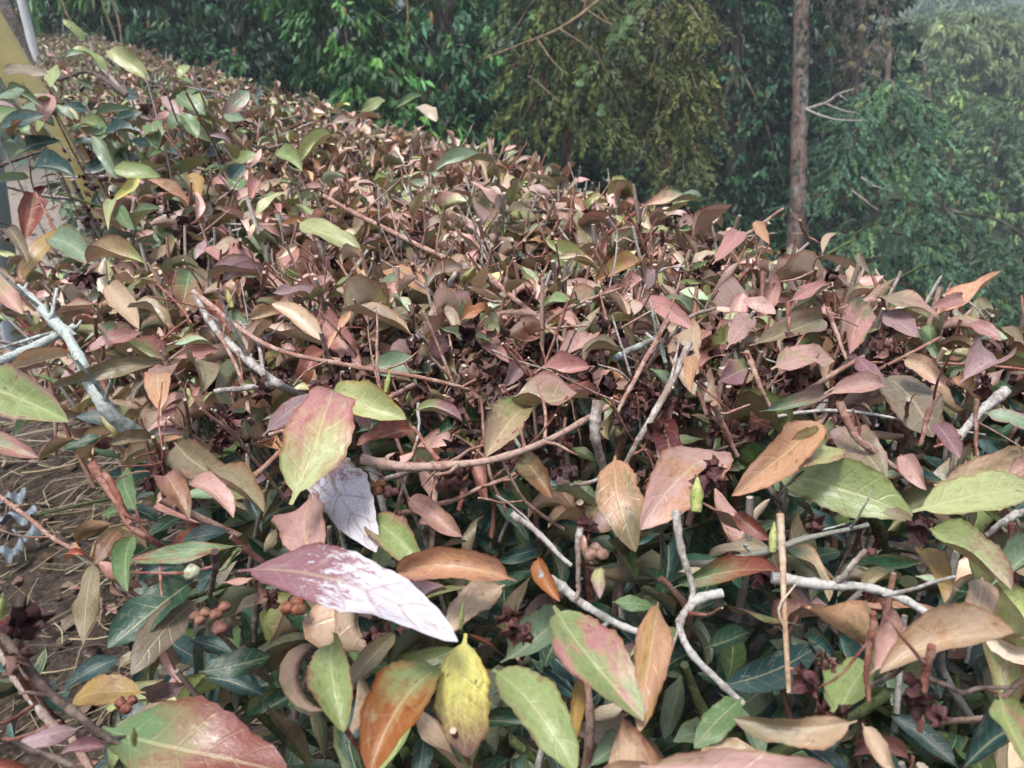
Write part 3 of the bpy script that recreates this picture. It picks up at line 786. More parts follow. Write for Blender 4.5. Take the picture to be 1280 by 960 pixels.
def vine():
    b = at_depth(760, 60, 6.6)
    e = thing("climbing_vine", b, "vine with round light green leaves climbing down the cedar", 'vine')
    path = smooth_path([at_depth(u, v, 6.5) - b for u, v in ((830, -12), (800, 4), (790, 18), (782, 34), (772, 46), (762, 60))], 30)
    q = Acc(); far_tube(q, path[::4], [.006, .004], (.2, .2, .1), 5, 16, 0); link("stem", q.mesh("stem"), M_FBARK, e)
    spots = [p for p in path[::2] for _ in range(2)] + [at_depth(u, v, 6.4) - b for u, v in ((725, 101), (746, 128), (755, 143), (728, 84))]
    for p in spots:
        q = Acc(); r = rng.uniform(.028, .042); k = 9
        nrm = unit(np.array([rng.normal(0, .5), -1, rng.normal(.5, .4)])); x = unit(np.cross(nrm, [0, 0, 1])); y = np.cross(x, nrm)
        an = np.linspace(0, 2 * np.pi, k, endpoint=False)
        c = p + rng.normal(0, .03, 3)
        rr = r * (1 + .12 * np.cos(an * 2 + 1))
        V = np.vstack([c + rr[:, None] * (np.cos(an)[:, None] * x + np.sin(an)[:, None] * y) - nrm * .006 * np.cos(an * 2)[:, None], c[None] + nrm * .006])
        q.add(V, tris=[(j, (j + 1) % k, k) for j in range(k)], c1=np.array([.085, .15, .055, 1]) * rng.uniform(.6, 1.2))
        link("leaf", q.mesh("leaf"), M_FAR, e)
vine()

# ================================================================== the tea hedge
HB = np.array([*st(0.7, 0.4), 0.0])
hedge = thing("tea_hedge", HB, "clipped tea hedge full of frost-browned leaves, twigs and dried flowers", "hedge")

# ------------------------------------------------------------------ leaves that can be told apart in the photograph
# base(u,v) tip(u,v) width px, main colour, second colour, options
HERO = []
def Lf(bu, bv, tu, tv, w, c1, c2=None, **o):
    HERO.append((bu, bv, tu, tv, w, c1, c2 or c1, o))
# left border
Lf(-45, 478, 87, 528, 58, 'light', 'mauve', edge=.5, z=.03, bend=.4, roll=-10, flat=1)
Lf(-30, 545, 48, 572, 30, 'greygreen', 'rose', tip=.7, z=.01)
Lf(128, 545, 80, 562, 46, 'dark', 'green', z=-.03, fold=.5, bend=1.0, gloss=.6)
Lf(133, 356, 174, 412, 30, 'tan', 'cream', patch=.5)
Lf(238, 337, 226, 395, 38, 'green', 'brown', tip=.75, fold=.25)
Lf(178, 415, 106, 440, 19, 'rose', 'tan', bend=.9)
Lf(97, 443, 12, 463, 22, 'tan', 'orange', patch=.4)
Lf(215, 450, 64, 482, 24, 'olive', 'taupe', wave=.25, roll=35)
Lf(215, 448, 273, 437, 15, 'rose', 'redbrown', edge=.5)
Lf(200, 520, 198, 474, 34, 'orange', 'tan', bend=1.4, patch=.5)
Lf(232, 453, 250, 492, 24, 'olive', 'pale', bend=1.6, roll=40)
Lf(388, 388, 452, 464, 36, 'rose', 'redbrown', patch=.5, fold=.35)
Lf(363, 630, 415, 490, 74, 'pale', 'rose', tip=.72, z=.03, zt=.05, fold=.2, roll=8, edge=.15, gloss=.35, flat=1)
Lf(392, 555, 470, 690, 64, 'purple', 'olive', frost=.9, z=0., zt=.0, edge=.6, fold=.2, bend=.6, roll=5, flat=1)
Lf(218, 552, 300, 608, 45, 'olive', 'rose', patch=.5)
Lf(258, 588, 330, 642, 32, 'olive', 'brown', edge=.5, roll=30)
Lf(205, 594, 237, 650, 34, 'rose', 'brown', tip=.6, bend=1.0)
Lf(236, 602, 292, 647, 28, 'pink', 'tan')
Lf(190, 548, 228, 545, 38, 'mauve', 'pink', bend=1.3)
Lf(135, 556, 190, 548, 34, 'olive', 'brown', bend=2.2, fold=.4)
Lf(172, 644, 157, 584, 26, 'green', 'dark', z=-.03)
Lf(328, 545, 402, 495, 28, 'mauve', 'brown', edge=.3)
Lf(412, 487, 508, 524, 42, 'pale', 'yellow', edge=.5, z=.02, bend=.7)
Lf(418, 505, 462, 538, 26, 'rose', 'light', z=.01)
Lf(383, 490, 328, 525, 14, 'green', 'light', roll=50)
Lf(275, 352, 338, 348, 20, 'mauve', 'pink', bend=1.2)
Lf(336, 390, 414, 345, 22, 'pink', 'olive', wave=.2)
Lf(309, 400, 360, 394, 26, 'tan', 'orange', tip=.5, bend=.8)
Lf(268, 380, 297, 422, 20, 'redbrown', 'maroon', fold=.7)
Lf(-8, 350, 28, 392, 38, 'light', 'pink', tip=.6)
Lf(185, 330, 110, 330, 24, 'pale', 'pink', tip=.7, z=.01)
Lf(100, 290, 28, 350, 20, 'gold', 'rust', bend=1.3)
Lf(60, 300, 118, 330, 34, 'greygreen', 'olive', edge=.4, fold=.3)
Lf(42, 240, 32, 300, 32, 'redbrown', 'rose', patch=.5, z=.03)
Lf(8, 285, 35, 330, 20, 'taupe', 'cream', z=.02)
Lf(150, 255, 168, 288, 18, 'green', 'light', z=.03)
Lf(172, 222, 140, 252, 14, 'yellow', 'light', z=.04)
Lf(140, 250, 136, 288, 14, 'pale', 'yellow', z=.03)
# centre
Lf(576, 400, 612, 392, 36, 'rust', 'brown', bend=1.9, z=.03, patch=.5, wave=.3)
Lf(454, 466, 541, 463, 32, 'greygreen', 'teal', bend=.7)
Lf(517, 513, 578, 527, 28, 'light', 'purple', tip=.8, z=.01)
Lf(517, 536, 446, 556, 30, 'redbrown', 'rose', bend=1.0, fold=.6, z=0.)
Lf(660, 508, 608, 570, 48, 'tan', 'light', tip=-.55, z=.01, patch=.3)
Lf(648, 572, 690, 622, 48, 'olive', 'brown', tip=.6, z=-.01, fold=.35, roll=-10)
Lf(607, 512, 735, 503, 27, 'olive', 'pink', tip=.65, wave=.3, z=.01, roll=30)
Lf(740, 458, 668, 470, 36, 'rose', 'redbrown', fold=.6, bend=.6, z=.02)
Lf(695, 452, 737, 420, 26, 'pink', 'orange', z=.01)
Lf(725, 445, 778, 440, 18, 'olive', 'tan', z=.03, roll=40)
Lf(606, 408, 637, 454, 24, 'rose', 'pink', fold=.5)
Lf(628, 488, 652, 458, 30, 'mauve', 'pink')
Lf(738, 355, 806, 334, 25, 'orange', 'yellow', patch=.6, bend=.8)
Lf(698, 352, 773, 372, 19, 'pink', 'olive', patch=.8, bend=1.0)
Lf(460, 418, 541, 380, 22, 'olive', 'tan', edge=.4, roll=30)
Lf(475, 340, 538, 370, 22, 'orange', 'pink')
Lf(470, 352, 495, 388, 36, 'greygreen', 'light')
Lf(570, 380, 590, 348, 28, 'cream', 'orange', tip=.6)
Lf(822, 522, 838, 602, 34, 'maroon', 'redbrown', wave=.3, z=-.01, gloss=.6)
Lf(768, 568, 795, 690, 62, 'orange', 'olive', tip=.5, patch=.5, z=0., zt=-.03, fold=.2)
Lf(908, 565, 800, 662, 62, 'pink', 'orange', patch=.6, z=.02, bend=.9)
Lf(700, 490, 748, 487, 18, 'redbrown', 'maroon', bend=1.0)
Lf(800, 373, 868, 412, 24, 'rose', 'tan', z=.02)
Lf(868, 395, 868, 494, 36, 'tan', 'brown', bend=.7, z=.02, roll=-20)
Lf(855, 445, 862, 490, 18, 'orange', 'rust', z=.025)
Lf(445, 540, 490, 528, 24, 'dark', 'teal', z=-.03)
Lf(545, 545, 600, 525, 22, 'dark', 'green', z=-.03)
Lf(720, 262, 738, 320, 30, 'olive', 'tan', z=.03, fold=.2)
Lf(665, 236, 710, 230, 20, 'olive', 'greygreen', fold=.5, z=.02)
Lf(592, 190, 612, 238, 18, 'tan', 'olive', z=.03)
Lf(540, 218, 620, 205, 18, 'greygreen', 'olive', z=.03)
Lf(372, 276, 452, 316, 28, 'pale', 'tan', z=.03, bend=.5)
Lf(418, 168, 374, 206, 20, 'pale', 'mauve', z=.03)
Lf(340, 198, 378, 215, 18, 'light', 'pale', bend=1.4, z=.03)
Lf(320, 192, 348, 240, 18, 'greygreen', 'olive', z=.0)
Lf(310, 258, 322, 230, 18, 'rose', 'pink', z=.02)
Lf(250, 255, 232, 220, 22, 'gold', 'cream', z=.02)
Lf(255, 350, 335, 350, 26, 'mauve', 'rose', bend=1.1, z=0.)
Lf(250, 310, 330, 335, 22, 'rose', 'mauve', z=0.)
# left top, the green shoots
Lf(133, 64, 188, 100, 24, 'pale', 'light', d=1.31, bend=.9)
Lf(108, 54, 78, 24, 12, 'light', 'green', d=1.32)
Lf(115, 70, 82, 74, 16, 'greygreen', 'light', d=1.30, bend=1.4)
Lf(135, 92, 90, 62, 12, 'light', 'pale', d=1.27, bend=.9)
Lf(220, 118, 257, 144, 26, 'green', 'light', d=1.24, bend=.8)
Lf(226, 142, 246, 174, 30, 'green', 'light', d=1.21, bend=.5)
Lf(313, 113, 278, 142, 26, 'greygreen', 'mauve', tip=.6, d=1.25)
Lf(112, 168, 148, 224, 26, 'greygreen', 'teal', d=1.18)
Lf(32, 184, 76, 176, 18, 'teal', 'greygreen', d=1.16, bend=.7)
Lf(20, 138, 68, 158, 16, 'greygreen', 'mauve', d=1.22)
Lf(128, 168, 178, 166, 18, 'teal', 'greygreen', d=1.18, bend=.8)
Lf(40, 215, 94, 222, 24, 'teal', 'green', d=1.13, bend=1.2)
Lf(38, 222, -5, 226, 14, 'greygreen', 'light', d=1.12)
Lf(118, 108, 96, 100, 22, 'greygreen', 'pale', d=1.25)
Lf(190, 190, 182, 152, 18, 'rose', 'mauve', d=1.16)
Lf(450, 140, 480, 124, 15, 'light', 'greygreen', z=.04)
Lf(492, 136, 528, 120, 10, 'green', 'olive', z=.04)
Lf(520, 134, 546, 152, 14, 'cream', 'mauve', z=.03, bend=1.0)
Lf(160, 250, 195, 215, 14, 'teal', 'dark', z=-.03)
Lf(290, 182, 262, 170, 26, 'mauve', 'light', d=1.17)
Lf(0, 88, 60, 92, 15, 'taupe', 'pale', d=1.15, z=0)
Lf(-12, 128, 30, 112, 22, 'greygreen', 'mauve', d=1.12, z=0)
Lf(8, 118, 52, 134, 16, 'greygreen', 'teal', d=1.14, z=0)
Lf(15, 176, 28, 150, 16, 'brown', 'maroon', d=1.12, z=0)
Lf(48, 250, 58, 232, 18, 'maroon', 'redbrown', d=1.05, z=0)
Lf(120, 145, 165, 136, 12, 'greygreen', 'pale', d=1.2, z=0)
Lf(150, 188, 172, 212, 20, 'teal', 'dark', d=1.2, z=0)
Lf(140, 176, 160, 226, 20, 'greygreen', 'green', d=1.2, z=0)
# right
Lf(897, 478, 934, 460, 42, 'purple', 'light', tip=.55, z=.02, patch=.3)
Lf(908, 437, 944, 397, 28, 'pink', 'tan', z=.02)
Lf(937, 432, 1026, 398, 34, 'olive', 'mauve', edge=.6, z=.02)
Lf(963, 463, 1044, 450, 32, 'pink', 'light', patch=.5, z=.02, wave=.2)
Lf(1088, 378, 1062, 442, 36, 'rose', 'green', tip=-.4, patch=.4, z=.02)
Lf(1068, 444, 1104, 477, 24, 'purple', 'mauve', z=.02)
Lf(1033, 494, 1101, 480, 28, 'pink', 'tan', z=.02, bend=.8)
Lf(1100, 468, 1166, 546, 52, 'taupe', 'olive', z=.0, roll=20)
Lf(950, 514, 1029, 492, 24, 'greygreen', 'mauve', tip=.6, z=.01)
Lf(1027, 525, 916, 620, 46, 'orange', 'pink', patch=.6, z=.03, bend=.6, gloss=.45)
Lf(960, 592, 1034, 556, 52, 'pale', 'rose', tip=-.4, fold=.55, z=.02, bend=.5)
Lf(962, 590, 1140, 645, 66, 'light', 'green', patch=.4, z=.0, fold=.15, flat=1)
Lf(1140, 640, 1295, 612, 48, 'pale', 'light', patch=.4, z=.03, bend=.5, flat=1)
Lf(1045, 532, 1108, 600, 50, 'olive', 'mauve', tip=-.5, patch=.3, z=0.)
Lf(1125, 568, 1158, 612, 24, 'pink', 'rose', z=.02)
Lf(1170, 528, 1200, 574, 26, 'purple', 'mauve', z=.02)
Lf(1168, 606, 1290, 572, 44, 'tan', 'olive', patch=.6, z=.0)
Lf(1128, 450, 1180, 483, 30, 'tan', 'pink', tip=.5, z=.02)
Lf(1200, 478, 1249, 452, 38, 'mauve', 'light', edge=.3, z=.02)
Lf(1186, 474, 1222, 502, 22, 'orange', 'tan', z=.01)
Lf(1230, 516, 1295, 536, 36, 'greygreen', 'purple', edge=.7, z=.02)
Lf(1092, 372, 1174, 402, 22, 'taupe', 'pink', tip=.6, z=.02, roll=30)
Lf(1163, 386, 1202, 370, 16, 'rose', 'pink', z=.03)
Lf(1106, 388, 1147, 422, 32, 'mauve', 'pink', z=.01)
Lf(1210, 404, 1252, 426, 20, 'rose', 'pink', z=.03)
Lf(985, 377, 1036, 356, 18, 'rose', 'orange', z=.02)
Lf(1100, 640, 1140, 648, 30, 'olive', 'rose', z=.02, bend=1.0)
Lf(925, 375, 970, 392, 22, 'pink', 'tan', z=.02)
Lf(890, 330, 925, 290, 22, 'rose', 'mauve', z=.03)
Lf(945, 275, 962, 305, 14, 'orange', 'pink', z=.04)
Lf(1028, 320, 1046, 292, 10, 'tan', 'pink', z=.05)
Lf(1090, 345, 1076, 316, 10, 'taupe', 'olive', z=.06)
Lf(1255, 600, 1285, 585, 20, 'pink', 'mauve', z=.01)
# lower left
Lf(240, 728, 134, 810, 64, 'dark', 'teal', z=-.04, bend=.7, gloss=.75, fold=.2, flat=1)
Lf(250, 748, 164, 844, 44, 'taupe', 'brown', z=-.045, roll=20)
Lf(154, 822, 78, 862, 30, 'teal', 'dark', z=-.05, gloss=.6)
Lf(125, 908, 360, 965, 90, 'green', 'redbrown', tip=.95, z=-.02, bend=.5, gloss=.6, fold=.12, patch=.15, flat=1)
Lf(182, 866, 90, 878, 48, 'gold', 'brown', z=-.04, bend=1.4)
Lf(248, 840, 337, 820, 42, 'dark', 'brown', z=-.045, patch=.3)
Lf(255, 848, 330, 870, 44, 'teal', 'dark', z=-.07, gloss=.6)
Lf(236, 800, 292, 818, 40, 'teal', 'dark', z=-.07, gloss=.6)
Lf(418, 803, 430, 915, 58, 'light', 'rose', edge=.45, z=-.01, bend=1.2, roll=-30, patch=.2)
Lf(117, 700, 102, 805, 28, 'olive', 'brown', z=-.06, wave=.3)
Lf(166, 668, 160, 740, 28, 'green', 'olive', z=-.05)
Lf(224, 706, 172, 728, 34, 'teal', 'dark', z=-.06, gloss=.6)
Lf(304, 682, 162, 700, 20, 'green', 'redbrown', patch=.7, z=-.02)
Lf(400, 712, 384, 624, 72, 'pink', 'orange', z=.0, bend=.4, fold=.15, patch=.4)
Lf(298, 716, 572, 802, 66, 'purple', 'rose', frost=1.0, z=.035, zt=.04, bend=.6, roll=6, fold=.18, edge=.1, gloss=.3, wave=.12, flat=1)
Lf(18, 932, 98, 910, 28, 'mauve', 'olive', z=-.01)
Lf(72, 945, 130, 933, 40, 'purple', 'taupe', z=-.01)
Lf(150, 662, 118, 706, 36, 'brown', 'taupe', z=-.05, bend=1.6)
Lf(287, 664, 230, 675, 32, 'teal', 'green', z=-.06, gloss=.6)
Lf(0, 800, 22, 770, 26, 'maroon', 'gold', z=.0)
Lf(355, 755, 420, 800, 40, 'dark', 'taupe', z=-.05)
Lf(-20, 950, 40, 965, 40, 'redbrown', 'brown', z=0.)
# lower centre
Lf(582, 792, 585, 946, 70, 'yellow', 'purple', tip=.72, wave=.03, patch=.05, edge=.02, z=.03, zt=-.01, bend=.6, fold=.12, gloss=.4, exact=1, flat=1)
Lf(552, 830, 462, 970, 70, 'light', 'rust', tip=.85, z=.01, bend=.9, gloss=.5, flat=1)
Lf(616, 838, 720, 968, 60, 'light', 'greygreen', tip=-.2, z=.0, bend=.9, fold=.2, flat=1)
Lf(692, 757, 804, 902, 66, 'light', 'rose', patch=.75, z=.015, bend=.4, flat=1)
Lf(824, 750, 798, 916, 44, 'orange', 'gold', patch=.6, z=.01, wave=.2)
Lf(646, 726, 498, 716, 46, 'orange', 'rose', patch=.7, z=.02, bend=1.2, fold=.2)
Lf(632, 730, 556, 792, 58, 'tan', 'taupe', edge=.5, z=0.)
Lf(462, 648, 528, 708, 52, 'light', 'rose', edge=.5, z=-.01)
Lf(626, 828, 702, 766, 62, 'greygreen', 'green', z=-.025)
Lf(752, 708, 750, 748, 34, 'pale', 'mauve', tip=.7, z=.02)
Lf(530, 915, 520, 985, 56, 'teal', 'dark', z=-.05)
Lf(415, 880, 492, 792, 24, 'olive', 'brown', z=-.03)
Lf(765, 752, 815, 757, 26, 'green', 'teal', z=-.02)
Lf(735, 960, 790, 928, 40, 'greygreen', 'green', z=-.03)
Lf(800, 958, 1045, 968, 52, 'pink', 'light', patch=.5, z=.04)
Lf(672, 696, 700, 752, 24, 'rust', 'orange', z=.01)
Lf(755, 860, 700, 900, 46, 'teal', 'dark', z=-.07)
Lf(725, 840, 712, 940, 20, 'gold', 'rust', z=-.005)
Lf(345, 660, 330, 690, 30, 'olive', 'green', z=-.02)
# lower right
Lf(1285, 800, 1100, 842, 54, 'tan', 'orange', patch=.5, z=.02, bend=.9, wave=.1)
Lf(1228, 722, 1206, 794, 62, 'tan', 'purple', patch=.55, z=.0)
Lf(1158, 656, 1264, 738, 48, 'light', 'purple', tip=.55, z=.02, patch=.2)
Lf(1150, 684, 1180, 754, 30, 'gold', 'brown', z=0.)
Lf(838, 735, 975, 714, 34, 'green', 'redbrown', tip=.9, z=-.01, patch=.2)
Lf(1070, 900, 916, 898, 36, 'olive', 'tan', tip=-.6, z=.02, wave=.25, roll=30)
Lf(928, 872, 868, 936, 46, 'green', 'light', z=-.02)
Lf(1038, 908, 1084, 828, 52, 'light', 'green', z=-.02)
Lf(1088, 842, 1132, 784, 48, 'pink', 'purple', tip=.5, z=.0)
Lf(1250, 868, 1295, 970, 50, 'light', 'rose', patch=.6, z=.02)
Lf(1200, 965, 1268, 910, 66, 'teal', 'green', z=-.04)
Lf(1078, 904, 1120, 966, 24, 'tan', 'gold', z=.02)
Lf(918, 640, 962, 674, 28, 'redbrown', 'rose', z=.0, bend=1.2)
Lf(1240, 730, 1285, 690, 40, 'greygreen', 'light', z=-.02)
Lf(995, 700, 1050, 690, 30, 'dark', 'green', z=-.06)
Lf(880, 810, 935, 790, 30, 'dark', 'teal', z=-.08)

def pal(c):
    return np.array(PAL[c])
hero_top = []                                      # (u,v,depth) of hero leaves, so that fill leaves do not bury them
def build_heroes():
    for i, (bu, bv, tu, tv, w, a, b, o) in enumerate(HERO):
        far_off = bv < 250
        z = o.get('z', 0.0); zt = o.get('zt', z - .004)
        Bp = at_height(bu, bv, HEDGE_H + z); Tp = at_height(tu, tv, HEDGE_H + zt)
        if 'd' in o:
            Bp = at_depth(bu, bv, o['d']); Tp = at_depth(tu, tv, o['d'] + o.get('dd', -.02))
        # keep the blade within the length of a tea leaf: slide the tip along its sight line when the plane would stretch it
        db, dt = depth_of(Bp), depth_of(Tp)
        lim = 0.095 + 0.02 * (w > 55)
        for _ in range(40):
            if np.linalg.norm(Tp - Bp) <= lim or abs(dt - db) < 0.01: break
            dt = dt + (db - dt) * .15
            Tp = at_depth(tu, tv, dt)
        A = Tp - Bp; Ln = np.linalg.norm(A); A = A / Ln
        mid = (Bp + Tp) / 2; V = unit(CAM - mid)
        N0 = unit(V - A * (V @ A)); Nu = np.array([0, 0, 1.0]); Nu = unit(Nu - A * (Nu @ A))
        Nn = unit(N0 * .55 + Nu * .45)
        roll = math.radians(o.get('roll', rng.normal(0, 12)))
        S = np.cross(Nn, A); Nn = Nn * math.cos(roll) + S * math.sin(roll)
        cosv = max(.55, abs(Nn @ N0))
        W = min(w * depth_of(mid) / FPX / cosv * 1.02, .044 if o.get('flat') else .041); W = min(W, (.46 if o.get('flat') else .41) * Ln)
        acc = Acc()
        nu, nv = (26, 6) if w > 34 else (14, 4)
        leaves(acc, (Bp - HB)[None], A[None], Nn[None], [Ln], [W], pal(a)[None] * rng.uniform(.78, 1.0), pal(b)[None] * rng.uniform(.75, 1.0),
               np.array([[o.get('tip', 0.0), o.get('edge', 0.12), min(o.get('patch', .32) * 1.35, 1.0)]]), [o.get('frost', 0.0)], [o.get('gloss', .6)],
               [min(o.get('bend', rng.uniform(.2, 1.0)), 1.25)], [o.get('fold', rng.uniform(.1, .7))], [rng.normal(0, .45) * (0.2 if o.get('flat') else 1)], [o.get('wave', rng.uniform(.05, .16))], [rng.random()], nu=nu, nv=nv, chord=True,
               serr=.05 if w > 34 else 0.0, curl=[rng.normal(.2, .4) * (0.25 if o.get('flat') else 1)])
        # short petiole
        ob = link("leaf", acc.mesh("leaf"), M_LEAF, hedge)
        if o.get('frost', 0) == 1.0: ob['label'] = "large mauve leaf half covered with white crust"
        um, vm, dm = project(mid)
        hero_top.append((um, vm, dm, max(abs(tu - bu), abs(tv - bv), w) * .5))
build_heroes()
hero_arr = np.array(hero_top)

# ------------------------------------------------------------------ branches that can be told apart
def br(name, pts, w, kind, cap=None, knots=.25, c2a=.5, taper=.6, wob=.0005):
    P = [at_height(p[0], p[1], HEDGE_H + p[2]) for p in pts]
    d = np.mean([depth_of(p) for p in P])
    r = w * d / FPX * .5 * .80
    a = Acc()
    # side shoots and clipped spurs
    L0 = np.linalg.norm(P[-1] - P[0])
    for _ in range(int(L0 / .03)):
        k = rng.uniform(.1, .95) * (len(P) - 1); i = int(k); q = P[i] + (P[i + 1] - P[i]) * (k - i)
        dv = unit(unit(P[-1] - P[0]) * rng.uniform(-.2, .8) + rng.normal(0, .6, 3) + [0, 0, .5]); l = rng.uniform(.008, .034) if rng.random() < .7 else rng.uniform(.03, .07)
        if d > .85: l = min(l, .02)
        rs = min(r * .45, .0017)
        tube(a, [q - HB, q + dv * l * .5 + rng.normal(0, .002, 3) - HB, q + dv * l - HB], [rs, rs * .8, rs * .55], *BK[kind if rng.random() < .75 else 'red'], .5, 5, 7, .04, PALE, .0003, .3)
    tube(a, [p - HB for p in P], [r, r * (1 + taper) / 2, r * taper], *BK[kind], c2a, 9, max(16, len(P) * 10), .035, cap, wob, knots)
    return link(name, a.mesh(name), M_BARK, hedge)
PALE = (.42, .35, .27)
br("branch", [(452, 574, .015), (500, 582, .012), (560, 581, .01), (620, 574, .012), (690, 549, .012), (760, 508, .008)], 15, 'redbrown', PALE, c2a=.62)
br("branch", [(545, 580, .01), (505, 592, .0), (475, 600, -.01)], 11, 'greybrown', PALE)
br("branch", [(548, 576, .01), (530, 552, .015), (516, 534, .02)], 8, 'red')
br("branch", [(380, 500, -.03), (345, 478, -.0), (300, 440, .01), (262, 402, .02), (241, 364, .03)], 15, 'grey', PALE, taper=.6)
br("branch", [(348, 478, .0), (310, 485, .0), (268, 489, .0)], 11, 'grey', PALE)
br("branch", [(330, 470, .01), (322, 430, .015), (298, 400, .02)], 7, 'grey')
br("branch", [(312, 525, -.02), (300, 470, .0), (282, 430, .015), (270, 405, .02)], 7, 'redbrown', PALE)
br("branch", [(170, 545, -.05), (132, 508, -.02), (105, 462, .0), (85, 420, .01)], 26, 'lichen', None, c2a=.6, knots=.15)
br("branch", [(92, 424, .005), (66, 400, .015), (42, 376, .02), (22, 358, .03)], 18, 'lichen', PALE, c2a=.7, knots=.2)
br("branch", [(-30, 466, .0), (30, 440, .0), (70, 420, .005), (95, 408, .01)], 18, 'lichen', None, c2a=.7, knots=.15)
br("branch", [(62, 402, .015), (66, 386, .025), (72, 360, .03)], 7, 'lichen', PALE, c2a=.7)
br("branch", [(243, 366, .03), (330, 430, .02), (430, 456, .012), (520, 470, .008), (592, 488, .0)], 9, 'redbrown', None, knots=.15)
br("branch", [(405, 245, .03), (470, 280, .025), (520, 305, .02), (600, 345, .015), (712, 432, .0)], 9, 'redbrown', PALE, knots=.15)
br("branch", [(595, 330, .02), (650, 380, .015), (715, 434, .01)], 9, 'redbrown', PALE)
br("branch", [(645, 412, -.01), (700, 392, .0), (760, 370, .01), (832, 336, .02)], 8, 'grey', PALE)
br("branch", [(845, 638, .03), (852, 690, .015), (866, 742, .0), (848, 778, -.005)], 13, 'grey', PALE)
br("branch", [(905, 742, .0), (872, 752, -.002), (848, 778, -.005), (860, 812, -.01), (895, 848, -.02), (932, 880, -.03)], 15, 'grey', None, c2a=.6)
br("branch", [(965, 722, .0), (1020, 728, .0), (1070, 733, .0), (1130, 752, .0), (1190, 788, .0)], 18, 'grey', None, c2a=.6)
br("branch", [(1045, 728, .0), (1062, 712, .01), (1082, 688, .02)], 12, 'greybrown')
br("branch", [(860, 705, -.03), (920, 700, -.015), (990, 678, .0), (1085, 655, .01)], 11, 'lichen', None, c2a=.4)
br("branch", [(975, 643, .035), (978, 700, .02), (981, 770, .005), (986, 865, -.02)], 12, 'tan', PALE, knots=.05)
br("branch", [(642, 641, .01), (672, 668, .0), (716, 706, -.01)], 11, 'greybrown', PALE, c2a=.6)
br("branch", [(672, 716, .01), (705, 738, .0), (745, 765, -.005), (805, 792, -.01)], 17, 'grey', None, c2a=.65)
br("branch", [(724, 660, .03), (724, 690, .02), (722, 730, .005), (720, 748, .0)], 10, 'greybrown', PALE)
br("branch", [(748, 500, .03), (744, 545, .01), (755, 590, -.02), (768, 640, -.05)], 17, 'greybrown', PALE)
br("branch", [(862, 430, .03), (838, 480, .015), (810, 530, .0), (780, 585, -.03)], 13, 'greybrown', PALE)
br("branch", [(835, 400, .03), (812, 440, .02), (790, 480, .01), (770, 520, .0)], 9, 'redbrown', PALE)
br("branch", [(768, 450, .02), (800, 432, .02), (822, 425, .015), (832, 455, .0)], 11, 'lichen', PALE, c2a=.5)
br("branch", [(1092, 766, .035), (1086, 810, .02), (1085, 875, .0)], 12, 'red', PALE)
br("branch", [(1164, 808, .035), (1156, 850, .02), (1148, 915, .0)], 14, 'red', PALE)
br("branch", [(1135, 805, .02), (1130, 830, .01), (1105, 850, .0), (1088, 858, .0)], 8, 'dark', PALE)
br("branch", [(1160, 850, .02), (1200, 862, .015), (1262, 860, .01)], 9, 'dark')
br("branch", [(0, 795, .02), (30, 830, .01), (70, 870, .0), (112, 908, -.01), (150, 935, -.02)], 17, 'dark', None, knots=.3)
br("branch", [(0, 810, -.02), (30, 860, -.02), (60, 900, -.02), (75, 925, -.03)], 16, 'greybrown')
br("branch", [(-10, 918, .03), (40, 938, .02), (110, 965, .02)], 12, 'dark', None)
br("branch", [(115, 580, .02), (135, 610, .01), (158, 650, .0), (185, 672, -.01), (215, 690, -.03)], 15, 'red', PALE, knots=.2)
br("branch", [(128, 592, .02), (150, 625, .01), (162, 655, .0)], 11, 'red', PALE)
br("branch", [(1050, 503, .03), (1066, 540, .015), (1090, 562, .005), (1125, 590, -.01)], 14, 'redbrown', PALE)
br("branch", [(1172, 488, .03), (1160, 520, .015), (1150, 555, .0)], 10, 'redbrown', PALE)
br("branch", [(1258, 488, .02), (1225, 515, .01), (1190, 560, -.01)], 17, 'grey', PALE, c2a=.55)
br("branch", [(1290, 636, .0), (1262, 648, .0), (1232, 668, -.01)], 13, 'grey')
br("branch", [(308, 605, .0), (345, 570, .005), (372, 545, .01), (388, 522, .015)], 9, 'redbrown')
br("branch", [(498, 642, -.03), (545, 632, -.025), (590, 615, -.02), (645, 592, -.01)], 9, 'redbrown', PALE)
br("branch", [(1220, 500, .04), (1220, 545, .02), (1222, 590, .0)], 7, 'redbrown', PALE)
br("branch", [(932, 440, .03), (950, 480, .015), (962, 510, .0)], 9, 'redbrown', PALE)
br("branch", [(893, 505, .03), (905, 535, .01), (922, 570, -.01)], 11, 'redbrown', PALE)
br("branch", [(1035, 385, .04), (1045, 415, .025), (1058, 450, .01)], 8, 'redbrown', PALE)
br("branch", [(985, 380, .04), (986, 410, .03)], 7, 'red', PALE)
br("branch", [(268, 690, .02), (268, 720, .0), (262, 745, -.02)], 12, 'dark', PALE)
br("branch", [(300, 686, .0), (285, 705, -.01), (270, 715, -.015)], 7, 'green')
br("branch", [(328, 728, -.03), (320, 770, -.05), (318, 800, -.07)], 12, 'dark')
br("branch", [(955, 600, .0), (972, 625, -.01), (985, 650, -.03)], 9, 'dark')
br("branch", [(160, 120, .03), (110, 90, .045), (60, 100, .04), (0, 78, .05)], 7, 'dark')
br("branch", [(185, 150, .0), (150, 110, .03), (118, 72, .05), (112, 52, .06)], 6, 'greybrown')
br("branch", [(-20, 215, .0), (20, 200, .01), (50, 190, .01)], 6, 'dark')
br("branch", [(-10, 615, -.25), (40, 650, -.25), (70, 675, -.25), (118, 700, -.24)], 8, 'redbrown')
br("branch", [(70, 290, .0), (55, 262, .02), (45, 240, .035)], 5, 'red')
br("branch", [(10, 300, .02), (-5, 280, .03), (-15, 250, .04)], 7, 'dark')
